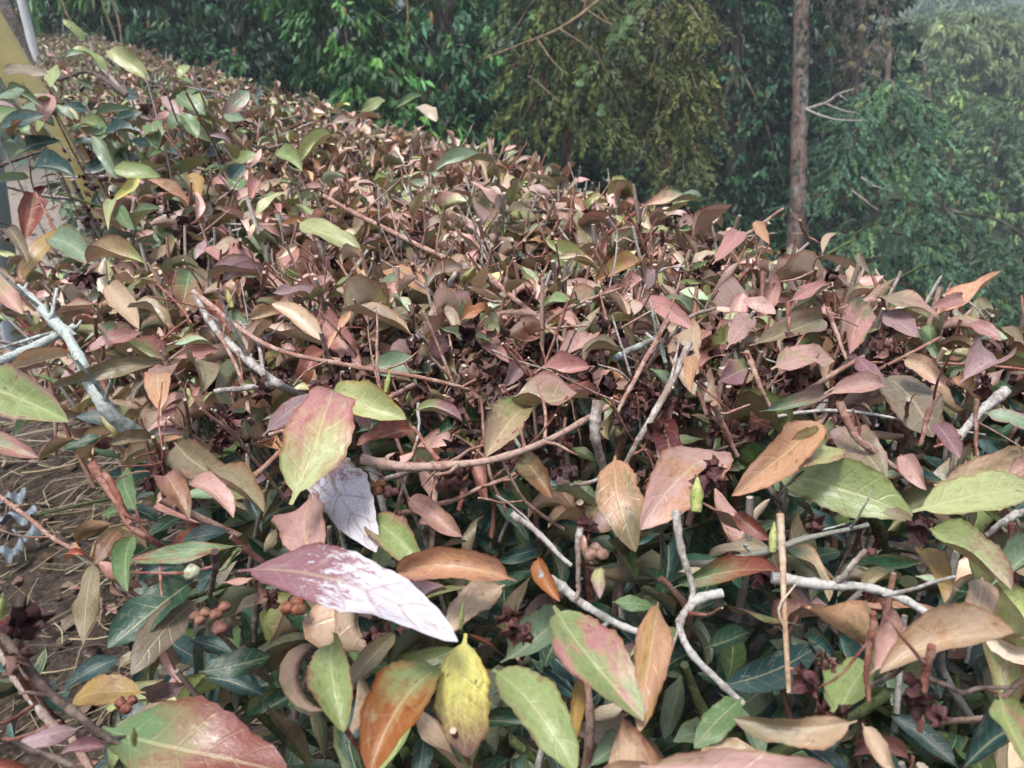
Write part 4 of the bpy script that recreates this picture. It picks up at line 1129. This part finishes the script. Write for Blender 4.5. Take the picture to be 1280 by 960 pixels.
br("branch", [(590, 440, -.02), (540, 400, .0), (520, 440, -.02)], 12, 'lichen', None, c2a=.4)
br("branch", [(500, 445, -.02), (530, 410, .0), (560, 360, .02), (572, 335, .03)], 13, 'greybrown', PALE)
for (u, v, h, k) in [(700, 345, 44, 'redbrown'), (655, 300, 60, 'red'), (640, 300, 66, 'redbrown'), (610, 302, 50, 'red'), (578, 300, 52, 'red'), (690, 292, 40, 'redbrown'), (540, 350, 60, 'red'), (515, 330, 40, 'red'), (395, 320, 70, 'red'), (330, 340, 50, 'redbrown'), (300, 300, 40, 'red'), (860, 260, 30, 'redbrown'), (828, 285, 44, 'redbrown'), (945, 335, 40, 'redbrown'), (1020, 335, 40, 'redbrown'), (770, 300, 50, 'redbrown'), (410, 235, 36, 'redbrown'), (468, 232, 40, 'red'), (1180, 370, 36, 'redbrown'), (1100, 375, 44, 'redbrown'), (1135, 500, 60, 'red'), (1240, 395, 26, 'greybrown'), (118, 395, 70, 'red'), (128, 430, 60, 'redbrown'), (232, 500, 50, 'redbrown'), (205, 560, 60, 'red'), (192, 545, 66, 'red'), (1000, 275, 26, 'redbrown'), (560, 215, 34, 'redbrown'), (600, 205, 30, 'greybrown'), (760, 225, 26, 'greybrown')]:
    lean = rng.normal(0, 12)
    br("branch", [(u - lean, v + h, -.045), (u - lean * .3, v + h * .4, -.01), (u, v, .03)], 8 if v > 280 else 6, k, PALE, wob=.0004)

# ------------------------------------------------------------------ inner stems of the bushes
def stems():
    big = []
    for s in np.arange(-.1, 4.2, .26):
        for _ in range(8):
            t = rng.uniform(.15, .74)
            x, y = st(s + rng.normal(0, .07), t)
            x2, y2 = st(s + rng.normal(0, .22), np.clip(t + rng.normal(0, .2), .03, .82))
            zt = HEDGE_H - rng.uniform(.10, .2)
            big.append((np.array([x, y, -.02]), np.array([(x + x2) / 2 + rng.normal(0, .05), (y + y2) / 2 + rng.normal(0, .05), zt * rng.uniform(.4, .6)]), np.array([x2, y2, zt])))
    for i, (a0, m0, e0) in enumerate(big):
        a = Acc(); r = rng.uniform(.004, .011)
        kind = 'moss' if rng.random() < .75 else 'greybrown'
        tube(a, [a0 - HB, m0 - HB, e0 - HB], [r * 1.3, r, r * .55], *BK[kind], rng.uniform(.35, .65), 7, 18, .06, None, .002, .15)
        # forks
        for _ in range(6):
            k = rng.uniform(.3, .95); p = a0 * (1 - k) + e0 * k if k > .5 else (a0 * (1 - 2 * k) + m0 * 2 * k)
            p = m0 * (1 - (k - .5) * 2) + e0 * (k - .5) * 2 if k > .5 else p
            d = np.array([rng.normal(0, .09), rng.normal(0, .09), rng.uniform(.05, .16)])
            q = p + d * 1.2; q[2] = min(q[2], HEDGE_H - .06)
            tube(a, [p - HB, (p + q) / 2 + rng.normal(0, .012, 3) - HB, q - HB], [r * .5, r * .4, r * .25], *BK[kind], rng.uniform(.35, .65), 5, 10, .06, None, .0015, .15)
        link("stem", a.mesh("stem"), M_BARK, hedge)
stems()

# ------------------------------------------------------------------ shoots: twig + leaves, spread over the clipped top and the flanks
WARM = [('pink', .19), ('rose', .12), ('tan', .11), ('orange', .04), ('olive', .09), ('taupe', .03), ('mauve', .11), ('redbrown', .03), ('light', .10), ('pale', .08), ('greygreen', .12), ('green', .06), ('cream', .06)]
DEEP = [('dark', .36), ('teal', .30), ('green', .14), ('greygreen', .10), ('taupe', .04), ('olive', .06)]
GREEN = [('teal', .25), ('green', .17), ('light', .16), ('greygreen', .20), ('pale', .07), ('rose', .07), ('mauve', .08)]
SEC = ['rose', 'olive', 'tan', 'mauve', 'light', 'brown', 'pink', 'purple', 'greygreen']
def pick(table, n):
    names = [a for a, _ in table]; p = np.array([b for _, b in table]); p = p / p.sum()
    return np.array([PAL[names[k]] for k in rng.choice(len(names), n, p=p)])

FILL = []          # (depth, pixel size, params) of every fill leaf
TWIGS = []
def add_fill(B, A, Nn, L, W, c1, c2, lp, gloss, bend, fold, twist, wave, curl):
    for i in range(len(L)):
        FILL.append((B[i], A[i], Nn[i], L[i], W[i], c1[i], c2[i], lp[i], gloss[i], bend[i], fold[i], twist[i], wave[i], curl[i]))

def gap(u, v):
    """openings in the near canopy through which the inside of the bush shows (given where they lie on the hedge top)"""
    g = 0.0
    for (cu, cv, ru, rv) in ((600, 650, 120, 60), (900, 740, 150, 110), (800, 640, 70, 60), (1040, 800, 110, 80), (80, 640, 120, 150), (60, 260, 110, 70), (330, 860, 130, 70)):
        g = max(g, 1 - ((u - cu) / ru) ** 2 - ((v - cv) / rv) ** 2)
    return g

def shoot_field():
    # spacing grows with distance
    s = -0.25
    while s < 13:
        ds = .033 + .013 * max(0, s - .8)
        dens_t = .033 + .006 * max(0, s - .8)
        for t in np.arange(T0 - .06, T1 + .10, min(dens_t, .075)):
            s1 = s + rng.uniform(-.6, .6) * ds; t1 = t + rng.uniform(-.6, .6) * dens_t
            yield s1, t1
        s += ds

for s1, t1 in shoot_field():
    x, y = st(s1, t1)
    ztop = float(hedge_top(s1, t1)) + rng.normal(-.006, .014)
    u, v, d = project([x, y, ztop])
    if d < .16: continue
    if u < -260 or u > 1540 or v > 1250: continue
    if u < 160 and 165 < v < 300 and t1 < .10 and rng.random() < .93: continue
    near = d < .62
    g = gap(u, v)
    if g > 0 and rng.random() < .6 + .38 * min(g * 2, 1): continue
    if d < .6 and rng.random() < .45: continue
    edge = t1 < .05 or t1 > T1 - .1
    # in the near part the leaves that are told apart lie on top, so fill leaves stay below them
    if near:
        dd = np.hypot(hero_arr[:, 0] - u, hero_arr[:, 1] - v) - hero_arr[:, 3]
        if dd.min() < 25: ztop -= rng.uniform(.025, .06)
        elif d < .45: ztop -= rng.uniform(.01, .04)
    lean = np.array([rng.normal(0, .22), rng.normal(0, .22), 1.0])
    if t1 > T1 - .2: lean[:2] += TD * .45
    if t1 < .06: lean[:2] -= TD * .5
    lean = unit(lean)
    ln = rng.uniform(.07, .15)
    top = np.array([x, y, ztop]); bot = top - lean * ln
    greenzone = (u < 430 and 40 < v < 330 and rng.random() < np.clip((430 - u) / 260, 0, .9) * .75)
    cut = rng.random() < .42
    TWIGS.append((bot, top + (lean * rng.uniform(.004, .034) if cut else 0), rng.uniform(.0011, .0023) * (1.25 if cut else 1), cut, d, u, v))
    k = rng.integers(5, 9) if d < 2.5 else rng.integers(3, 6)
    fr = rng.uniform(.35, 1.0, k)
    B = bot + (top - bot) * fr[:, None]
    az = rng.uniform(0, 6.28) + np.arange(k) * 2.4 + rng.normal(0, .4, k)
    el = rng.uniform(-.35, .95, k)
    A = np.stack([np.cos(az) * np.cos(el), np.sin(az) * np.cos(el), np.sin(el)], 1)
    Nn = np.tile([0, 0, 1.0], (k, 1)) + rng.normal(0, .5, (k, 3)) - np.stack([np.cos(az), np.sin(az), 0 * az], 1) * .2
    L = np.clip(.041 * np.exp(rng.normal(0, .28, k)), .02, .066); W = L * rng.uniform(.23, .36, k)
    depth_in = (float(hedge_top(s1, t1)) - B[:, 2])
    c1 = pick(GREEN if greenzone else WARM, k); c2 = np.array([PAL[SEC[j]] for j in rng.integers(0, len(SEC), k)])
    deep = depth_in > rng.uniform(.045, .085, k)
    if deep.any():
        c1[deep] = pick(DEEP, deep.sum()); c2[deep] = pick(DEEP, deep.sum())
    bl = np.clip((.05 - depth_in) / .05, 0, 1)[:, None] * rng.uniform(.05, .6, (k, 1)) * (0.3 if greenzone else 1)      # mixed towards pale pink with height, most at the very top
    bl = np.where((c1[:, 1] > c1[:, 0])[:, None], bl * .15, bl)
    c1 = c1 * (1 - bl) + np.array([.60, .455, .41]) * bl
    c1 *= np.exp(rng.normal(.10, .27, (k, 1))); c2 *= rng.uniform(.8, 1.15, (k, 1))
    lp = np.stack([rng.uniform(-.6, .7, k) * (rng.random(k) < .5), rng.uniform(0, .6, k), rng.uniform(.2, .6, k)], 1)
    shr = rng.random(k) < .16                            # shrivelled leaves, rolled and twisted
    L = np.where(shr, L * .8, L)
    add_fill(B, A, Nn, L, W, c1, c2, lp, rng.uniform(.35, .75, k), np.where(shr, rng.uniform(1.2, 2.4, k), rng.normal(.7, .8, k)), np.where(shr, rng.uniform(.8, 1.8, k), rng.uniform(0, 1.0, k)), np.where(shr, rng.normal(0, 2.2, k), rng.normal(0, 1.0, k)), np.where(shr, rng.uniform(.2, .45, k), rng.uniform(.05, .28, k)), np.where(shr, rng.normal(1.0, .6, k), rng.normal(.3, .6, k)))

# taller unclipped green shoots at the near edge of the row
for _ in range(62):
    u, v = rng.uniform(-20, 285), rng.uniform(75, 265)
    if u < 160 and v > 165: continue
    if abs(u - (105 + (v - 220) * .6)) < 28 and v > 160: continue
    d = rng.uniform(1.1, 1.5)
    p = at_depth(u, v, d)
    if p[2] > HEDGE_H + .16: p[2] = HEDGE_H + .16 * rng.random()
    bot = np.array([p[0] + rng.normal(.05, .04), p[1] + rng.normal(.02, .04), HEDGE_H - .1])
    TWIGS.append((bot, p, rng.uniform(.0012, .002), False, d, u, v))
    k = rng.integers(2, 5)
    B = bot + (p - bot) * rng.uniform(.55, 1, k)[:, None]
    az = rng.uniform(0, 6.28, k); el = rng.uniform(-.3, .8, k)
    A = np.stack([np.cos(az) * np.cos(el), np.sin(az) * np.cos(el), np.sin(el)], 1)
    L = rng.uniform(.04, .068, k); c1 = pick(GREEN, k)
    add_fill(B, A, np.tile([0, -.3, 1.0], (k, 1)) + rng.normal(0, .5, (k, 3)), L, L * rng.uniform(.34, .46, k), c1, pick(GREEN, k), np.tile([.2, .2, .35], (k, 1)), np.full(k, .55), rng.normal(.8, .5, k), rng.uniform(0, .5, k), rng.normal(0, .4, k), np.full(k, .07), np.full(k, .1))

# lower storey: dark healthy leaves inside the bush and on its flanks, colour lowered further for inner shade
for _ in range(8500):
    s1 = -.3 + 4.5 * rng.random() ** 1.5; t1 = rng.uniform(T0, T1)
    x, y = st(s1, t1)
    dz = rng.uniform(.07, .48); z = float(hedge_top(s1, t1)) - dz
    u, v, d = project([x, y, z])
    if d < .3 or u < -200 or u > 1480 or v > 1200: continue
    if u < 170 and v > 560 and rng.random() < .8: continue
    if dz < .2 and gap(u, v) > 0 and rng.random() < .93: continue
    az = rng.uniform(0, 6.28); el = rng.uniform(-.4, .5)
    A = np.array([[math.cos(az) * math.cos(el), math.sin(az) * math.cos(el), math.sin(el)]])
    L = rng.uniform(.038, .066, 1)
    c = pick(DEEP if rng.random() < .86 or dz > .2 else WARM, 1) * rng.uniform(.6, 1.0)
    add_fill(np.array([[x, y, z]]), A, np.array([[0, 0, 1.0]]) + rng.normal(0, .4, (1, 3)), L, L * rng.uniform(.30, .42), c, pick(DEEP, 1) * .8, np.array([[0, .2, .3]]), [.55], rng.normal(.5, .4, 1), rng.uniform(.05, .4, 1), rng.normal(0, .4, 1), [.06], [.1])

def emit(acc, items, **kw):
    f = list(zip(*items))
    leaves(acc, np.array(f[0]) - HB, np.array(f[1]), np.array(f[2]), np.array(f[3]), np.array(f[4]), np.array(f[5]), np.array(f[6]), np.array(f[7]), np.zeros(len(items)), np.array(f[8]),
           np.array(f[9]), np.array(f[10]), np.array(f[11]), np.array(f[12]), rng.random(len(items)), curl=np.array(f[13]), **kw)

def fill_leaves():
    sz = []
    for it in FILL:
        c = np.array(it[0]) + np.array(it[1]) * it[3] * .5
        u, v, d = project(c)
        inside = 0 < u < 1280 and 0 < v < 960
        h = c[2] - HEDGE_H
        sz.append((it[3] * FPX / d) * (1 if inside else .05) * (1.0 if h > -.06 else .45))
    order = np.argsort(-np.array(sz))
    own = max(0, 300 - len(HERO))
    for k in order[:own]:
        a = Acc(); emit(a, [FILL[k]], nu=14, nv=4)
        link("leaf", a.mesh("leaf"), M_LEAF, hedge)
    rest = [FILL[k] for k in order[own:]]
    dep = np.array([depth_of(it[0]) for it in rest])
    a = Acc()
    for lo, hi, nu, nv in ((0, 1.0, 9, 4), (1.0, 2.2, 7, 2), (2.2, 99, 4, 2)):
        sel = [r for r, dd in zip(rest, dep) if lo <= dd < hi]
        if sel: emit(a, sel, nu=nu, nv=nv)
    o = link("foliage", a.mesh("foliage"), M_LEAF, hedge)
    o['kind'] = 'stuff'; o['label'] = "countless smaller browned and green leaves of the hedge"
fill_leaves()

def fill_twigs():
    a = Acc(); own = 0
    order = sorted(TWIGS, key=lambda q: -(q[2] / q[4]) * (1 if (0 < q[5] < 1280 and 0 < q[6] < 960) else .01) * (1 if q[3] else .5))
    for i, (b, tp, r, cut, d, u, v) in enumerate(order):
        kind = rng.choice(['red', 'redbrown', 'redbrown', 'greybrown', 'greybrown', 'grey'])
        mid = (b + tp) / 2 + rng.normal(0, .006, 3)
        single = i < 130 and d > .25
        acc = Acc() if single else a
        tube(acc, [b - HB, mid - HB, tp - HB], [r * 1.15, r, r * .85], *BK[kind], rng.uniform(.3, .7), 6 if d < 1 else 4, 8 if d < 1 else 4, .03, PALE if cut else None, .0004, .18)
        if single: link("twig", acc.mesh("twig"), M_BARK, hedge)
    # slanting grey and brown twigs lying through the top
    for _ in range(650):
        s1 = -.1 + 4.5 * rng.random() ** 1.6; t1 = rng.uniform(.03, .82)
        x, y = st(s1, t1); z = float(hedge_top(s1, t1)) - rng.uniform(.015, .10)
        p = np.array([x, y, z]); u, v, d = project(p)
        if d < .55 or gap(u, v) > 0: continue
        az = rng.uniform(0, 6.28); el = rng.uniform(-.1, .7); l = rng.uniform(.06, .2)
        dv = np.array([math.cos(az) * math.cos(el), math.sin(az) * math.cos(el), math.sin(el)]) * l
        q = p + dv; q[2] = min(q[2], float(hedge_top(s1, t1)) + .012)
        tq = q[0] * TD[0] + q[1] * TD[1]
        if tq > .78 or tq < .0: continue
        r = rng.uniform(.0008, .0022)
        tube(a, [p - HB, (p + q) / 2 + rng.normal(0, .008, 3) - HB, q - HB], [r * 1.2, r, r * .7], *BK[rng.choice(['grey', 'redbrown', 'greybrown', 'grey', 'redbrown', 'red'])], rng.uniform(.3, .7), 6 if d < 1.2 else 4, 12, .04, PALE, .0006, .2)
    for _ in range(230):
        u, v = 650 + rng.normal(0, 190), 400 + rng.normal(0, 100)
        p = at_height(u, v, HEDGE_H - rng.uniform(.03, .055)); d = depth_of(p)
        tt = p[0] * TD[0] + p[1] * TD[1]
        if d < .4 or d > 1.5 or tt < .04 or tt > .72: continue
        az = rng.uniform(0, 6.28); l = rng.uniform(.05, .11)
        q = p + np.array([math.cos(az) * .45, math.sin(az) * .45, rng.uniform(.4, 1)]) * l
        r = rng.uniform(.0008, .0015); kd = rng.choice(['red', 'redbrown', 'redbrown', 'greybrown'])
        m = (p + q) / 2 + rng.normal(0, .004, 3)
        tube(a, [p - HB, m - HB, q - HB], [r * 1.2, r, r * .8], *BK[kd], .5, 5, 9, .04, PALE, .0005, .3)
        e2 = m + unit(q - p + rng.normal(0, .04, 3)) * l * .4
        tube(a, [m - HB, (m + e2) / 2 + rng.normal(0, .002, 3) - HB, e2 - HB], [r * .8, r * .7, r * .6], *BK[kd], .5, 4, 6, .04, PALE, .0003, .2)
    o = link("twigs", a.mesh("twigs"), M_BARK, hedge); o['kind'] = 'stuff'; o['label'] = "many thin clipped twigs standing up through the leaves"
fill_twigs()

# ------------------------------------------------------------------ dried flowers, seed capsules, buds
def crumple(acc, c, size, col, petals=6):
    for _ in range(petals):
        d = unit(rng.normal(0, 1, 3) + [0, 0, .3]); x = unit(np.cross(d, rng.normal(0, 1, 3))); y = np.cross(d, x)
        k = 4
        g = np.linspace(-1, 1, k)
        X, Y = np.meshgrid(g, g)
        Z = .55 * (X ** 2 + Y ** 2) * rng.choice([-1, 1]) + rng.normal(0, .28, X.shape)
        s = size * rng.uniform(.32, .6)
        V = c + d * size * .35 + s * (X[..., None] * x * rng.uniform(.6, 1) + Y[..., None] * y * rng.uniform(.5, 1) + Z[..., None] * d) + rng.normal(0, s * .12, (k, k, 3))
        i = np.arange(k - 1)[:, None] * k + np.arange(k - 1)[None]
        acc.add(V, quads=np.stack([i, i + 1, i + k + 1, i + k], -1).reshape(-1, 4), c1=np.array([*(np.array(col) * rng.uniform(.6, 1.5)), 1]))
DRY = [(.075, .028, .026), (.11, .045, .036), (.055, .024, .024), (.16, .085, .065)]
for (u, v, w, z, ci) in [(592, 470, 46, .005, 3), (590, 500, 34, .0, 3), (645, 440, 30, .0, 1), (700, 385, 40, .0, 0), (720, 370, 28, .0, 1), (830, 505, 34, .0, 0), (800, 490, 30, .0, 1), (885, 600, 40, .035, 0), (895, 585, 30, .035, 1), (1012, 848, 40, .01, 0), (1030, 830, 28, .01, 3),
                         (1148, 660, 40, .025, 0), (30, 785, 50, .02, 0), (20, 830, 44, .015, 3), (1020, 660, 30, .0, 0), (1140, 872, 46, .02, 0), (1165, 895, 36, .02, 0), (735, 655, 34, .01, 0), (640, 780, 40, .015, 1), (655, 795, 30, .015, 0), (500, 770, 30, -.02, 0), (470, 800, 30, -.03, 0),
                         (235, 285, 30, .0, 0), (105, 345, 30, .0, 0), (350, 470, 30, .0, 0), (285, 525, 26, -.01, 1), (195, 600, 36, -.01, 0), (1000, 415, 24, .02, 1), (990, 430, 22, .02, 0), (645, 330, 24, .01, 0), (520, 300, 26, .01, 0), (500, 320, 22, .01, 1), (850, 440, 26, .01, 0), (1230, 480, 24, .02, 0),
                         (60, 130, 22, .02, 0), (190, 140, 22, .02, 1), (420, 330, 26, .0, 0), (320, 440, 24, .0, 1), (700, 480, 26, .0, 1), (760, 420, 26, .0, 0), (930, 455, 24, .0, 0), (1040, 900, 44, .01, 1), (960, 720, 34, -.03, 0), (340, 745, 30, -.03, 3), (560, 345, 22, .01, 0), (690, 310, 20, .02, 1)]:
    p = at_height(u, v, HEDGE_H + z); d = depth_of(p)
    a = Acc(); crumple(a, p - HB, w * d / FPX * .62, DRY[ci], 7)
    link("dried_flower", a.mesh("dried_flower"), M_CRUMPLE, hedge)
def pods():
    # brown three-lobed seed capsules and one pale bud
    for (u, v, w, z, col, k) in [(250, 770, 20, -.01, (.26, .13, .085), 3), (278, 765, 22, -.01, (.24, .11, .075), 2), (275, 785, 20, -.012, (.20, .09, .07), 1), (368, 757, 26, -.02, (.25, .10, .05), 3), (470, 608, 20, .0, (.28, .13, .06), 3), (488, 615, 16, .0, (.12, .05, .04), 3), (158, 880, 20, -.02, (.22, .08, .05), 3), (745, 690, 24, .0, (.30, .19, .14), 3), (240, 715, 22, .01, (.42, .44, .30), 1), (1090, 690, 12, .02, (.14, .06, .05), 1)]:
        p = at_height(u, v, HEDGE_H + z); d = depth_of(p); R = w * d / FPX * .5
        a = Acc()
        for j in range(k):
            c = p - HB + (np.array([math.cos(j * 2.1 + u), math.sin(j * 2.1 + u), rng.normal(0, .2)]) * R * .7 if k > 1 else 0)
            th = np.linspace(0, np.pi, 8); ph = np.linspace(0, 2 * np.pi, 11)[:-1]
            T, Ph = np.meshgrid(th, ph, indexing='ij')
            rr = R * (1 + .10 * np.cos(3 * Ph + j)) * (1 + rng.normal(0, .05, T.shape)) * (.72 if k > 1 else 1)
            V = c + np.stack([rr * np.sin(T) * np.cos(Ph), rr * np.sin(T) * np.sin(Ph), rr * np.cos(T) * .85], -1)
            i = np.arange(7)[:, None] * 10; jj = np.arange(10)[None]; j2 = (jj + 1) % 10
            a.add(V, quads=np.stack([i + jj, i + 10 + jj, i + 10 + j2, i + j2], -1).reshape(-1, 4), c1=np.array([*col, 1]))
        link("seed_capsule", a.mesh("seed_capsule"), M_CRUMPLE, hedge)
    for (u, v, u2, v2, w, z) in [(576, 786, 579, 752, 6, .04), (2, 770, 4, 742, 10, .03), (870, 640, 872, 596, 18, .03), (168, 930, 166, 908, 9, .02), (510, 505, 512, 490, 7, .02), (482, 490, 488, 462, 7, .02), (290, 385, 284, 362, 8, .02), (965, 690, 968, 652, 12, .0)]:
        P0 = at_height(u, v, HEDGE_H + z); P1 = at_height(u2, v2, HEDGE_H + z + .012); d = depth_of(P0); r = w * d / FPX * .5
        a = Acc(); tube(a, [P0 - HB, (P0 + P1) / 2 - HB, P1 - HB], [r * .7, r, r * .15], (.26, .30, .09), (.34, .36, .14), .5, 8, 10, .04)
        link("leaf_bud", a.mesh("leaf_bud"), M_BARK, hedge)
    a = Acc()
    for _ in range(1500):
        s1 = .3 + 5 * rng.random() ** 1.7; t1 = rng.uniform(.02, .82); x, y = st(s1, t1)
        z = float(hedge_top(s1, t1)) - rng.uniform(-.005, .05)
        u, v, d = project([x, y, z])
        if d < .5: continue
        crumple(a, np.array([x, y, z]) - HB, rng.uniform(.007, .014), DRY[rng.integers(0, 4)], 4)
    for _ in range(260):                                  # thick cluster of withered blossom in the middle of the near canopy
        u, v = 660 + rng.normal(0, 130), 410 + rng.normal(0, 75)
        p = at_height(u, v, HEDGE_H - rng.uniform(0, .045))
        if not .03 < p[0] * TD[0] + p[1] * TD[1] < .74 or depth_of(p) > 1.6: continue
        crumple(a, p - HB, rng.uniform(.006, .013), DRY[rng.integers(0, 4)], 5)
    o = link("dried_flowers", a.mesh("dried_flowers"), M_CRUMPLE, hedge); o['kind'] = 'stuff'
pods()

# ================================================================== poles beside the hedge
def pole(name, label, p0, p1, r, mat, category, r1=None):
    p0, p1 = np.array(p0), np.array(p1)
    a = Acc()
    tube(a, [np.zeros(3), (p1 - p0) / 2, p1 - p0], [r, ((r1 or r) + r) / 2, r1 or r], (.5, .5, .5), (.5, .5, .5), .5, 20, 24, .0)
    o = link(name, a.mesh(name), mat); o.location = p0
    return tag(o, label, category)
y1 = at_depth(-52, -30, 1.62); y0 = at_depth(141, 282, 1.95); dirn = unit(y0 - y1)
kk = (0.0 - y0[2]) / dirn[2]
pole("yellow_pole", "leaning yellow painted pole behind the green shoots at the hedge edge", y0 + dirn * kk + [0, 0, -.02], y1, .036, M_YELLOW, 'pole')
b1 = at_depth(-24, 150, 1.45); b0 = at_height(26, 470, -.02)
pole("pale_blue_pipe", "upright pale blue plastic pipe at the left border beside the hedge", b0, b1, .028, M_PALEBLUE, 'pipe')
w1 = at_depth(17, -40, 4.6); w0 = np.array([w1[0], w1[1], -.02])
pole("white_post", "thin weathered white post behind the yellow pole at the far hedge end", w0, w1, .026, M_WHITE, 'post')
d1 = at_depth(-12, -40, 1.9); d0 = at_depth(26, 60, 2.0); dn = unit(d0 - d1)
def dark_stem():
    a = Acc(); e = d0 + dn * ((0 - d0[2]) / dn[2])
    tube(a, [e * 0, (d0 - e), (d1 - e)], [.022, .018, .014], *BK['greybrown'], .5, 10, 26, .08, None, .006, .1)
    o = link("dead_sapling", a.mesh("dead_sapling"), M_BARK); o.location = e
    tag(o, "grey brown bare stem leaning alongside the yellow pole", 'stem')
dark_stem()

# ================================================================== litter on the soil
def litter():
    a = Acc(); n = 5200
    s1 = -.6 + 6.5 * rng.random(n) ** 1.5; t1 = rng.uniform(-1.6, .9, n)
    x = s1 * SD[0] + t1 * TD[0]; y = s1 * SD[1] + t1 * TD[1]
    keep = (t1 > .05) | (rng.random(n) < .45); x, y, s1, t1 = x[keep], y[keep], s1[keep], t1[keep]; n = len(x)
    z = ground_z(x, y) + .006 + np.abs(rng.normal(0, .006, n))
    az = rng.uniform(0, 6.28, n)
    A = np.stack([np.cos(az), np.sin(az), rng.normal(0, .15, n)], 1)
    L = rng.uniform(.025, .055, n); W = L * rng.uniform(.3, .45, n)
    tb = [('tan', .30), ('cream', .18), ('pink', .15), ('taupe', .2), ('brown', .17)]
    leaves(a, np.stack([x, y, z], 1), A, np.tile([0, 0, 1.0], (n, 1)) + rng.normal(0, .25, (n, 3)), L, W, pick(tb, n) * rng.uniform(.2, .7, (n, 1)), pick(tb, n) * .7, np.tile([0, .3, .4], (n, 1)), np.zeros(n), np.full(n, .25),
           rng.normal(.3, .5, n), rng.uniform(-.2, .5, n), rng.normal(0, .5, n), np.full(n, .12), rng.random(n), nu=6, nv=2)
    o = link("leaf_litter", a.mesh("leaf_litter"), M_LEAF)
    tag(o, "dry fallen leaves scattered over the soil under the hedge", 'leaf litter', kind='stuff')
    a = Acc()
    for _ in range(7000):
        s1 = -.4 + 4 * rng.random() ** 1.6; t1 = rng.uniform(-1.2, .2)
        x, y = st(s1, t1); z = float(ground_z(x, y)) + rng.uniform(.002, .02)
        az = rng.normal(.6, .9); l = rng.uniform(.04, .18); p = np.array([x, y, z])
        q = p + np.array([math.cos(az) * l, math.sin(az) * l, rng.normal(0, .008)])
        m = (p + q) / 2 + rng.normal(0, l * .08, 3) * [1, 1, .3]
        r = rng.uniform(.0006, .0017); c = np.array(random.choice([(.40, .32, .20), (.30, .23, .15), (.16, .12, .085), (.50, .43, .32)])) * rng.uniform(.4, 1.0)
        tube(a, [p, m, q], [r, r, r * .5], c, c * 1.2, .4, 3, 5, .1)
    o = link("dry_straw", a.mesh("dry_straw"), M_BARK)
    tag(o, "dry straw and grass stalks strewn on the dark soil", 'straw', kind='stuff')
litter()
def clods():
    a = Acc()
    for _ in range(1300):
        s1 = -.3 + 3.4 * rng.random() ** 1.3; t1 = rng.uniform(-1.0, .25)
        x, y = st(s1, t1); r = .003 + .016 * rng.random() ** 3
        th = np.array([0, .7, 1.5, 2.3, np.pi]); ph = np.linspace(0, 2 * np.pi, 8)[:-1]
        T, Ph = np.meshgrid(th, ph, indexing='ij')
        rr = r * (1 + rng.normal(0, .22, T.shape))
        V = np.array([x, y, float(ground_z(x, y)) + r * .3]) + np.stack([rr * np.sin(T) * np.cos(Ph) * rng.uniform(.8, 1.4), rr * np.sin(T) * np.sin(Ph), rr * np.cos(T) * .7], -1)
        i = np.arange(4)[:, None] * 7; j = np.arange(7)[None]; j2 = (j + 1) % 7
        c = np.array([.075, .055, .042]) * rng.uniform(.4, 1.8)
        a.add(V, quads=np.stack([i + j, i + 7 + j, i + 7 + j2, i + j2], -1).reshape(-1, 4), c1=np.array([*c, 1]))
    o = link("soil_clods", a.mesh("soil_clods"), M_CRUMPLE)
    tag(o, "small dark soil crumbs lying on the ground beside the hedge", 'soil', kind='stuff')
clods()
# scraps of grey-blue film lying on the soil
for (u, v, du, dv, lab) in [(22, 645, 55, 12, "longest grey blue scrap of film lying on the dark soil"), (15, 622, 40, 14, "crumpled grey blue scrap of film above the long scrap"), (30, 668, 45, 9, "thin pale grey blue scrap of film below the long scrap"), (10, 690, 40, 18, "dull grey scrap of film at the left border below the others")]:
    p = at_height(u, v, .03); d = depth_of(p)
    a = Acc(); kx, ky = 14, 6
    X, Y = np.meshgrid(np.linspace(-.5, .5, kx), np.linspace(-.5, .5, ky))
    Z = .008 * np.sin(X * 11 + u) + .006 * np.cos(Y * 9 + X * 6) + rng.normal(0, .002, X.shape)
    ww, hh = du * d / FPX * .8, dv * d / FPX * 1.2
    V = np.stack([X * ww, Y * hh * (1 + .3 * np.sin(X * 7)), Z], -1)
    i = np.arange(ky - 1)[:, None] * kx + np.arange(kx - 1)[None]
    qd = np.stack([i, i + 1, i + kx + 1, i + kx], -1).reshape(-1, 4)
    a.add(V, quads=qd); a.add(V - [0, 0, .0015], quads=qd[:, ::-1])
    o = link("plastic_scrap", a.mesh("plastic_scrap"), M_FILM); o.location = (p[0], p[1], .03); o.rotation_euler = (0, 0, rng.normal(.1, .2))
    tag(o, lab, 'plastic scrap', 'film scraps on the soil')

# ================================================================== haze
def haze():
    bpy_me = bpy.data.meshes.new("haze")
    x0, x1, y0, y1, z0, z1 = -1200, 1200, -500, 1200, -12, 20
    v = [(x, y, z) for x in (x0, x1) for y in (y0, y1) for z in (z0, z1)]
    bpy_me.from_pydata(v, [], [(0, 1, 3, 2), (4, 6, 7, 5), (0, 4, 5, 1), (2, 3, 7, 6), (0, 2, 6, 4), (1, 5, 7, 3)])
    m, nt = new_mat("haze"); n = N(nt)
    vol = n("ShaderNodeVolumePrincipled", {'Color': (0.82, 0.92, 1.0, 1), 'Density': 0.0040, 'Anisotropy': 0.1})
    n("ShaderNodeOutputMaterial", {1: vol.outputs[0]})
    o = link("haze", bpy_me, m); o['kind'] = 'stuff'
    o['label'] = 'thin pale haze hanging over the valley'
haze()
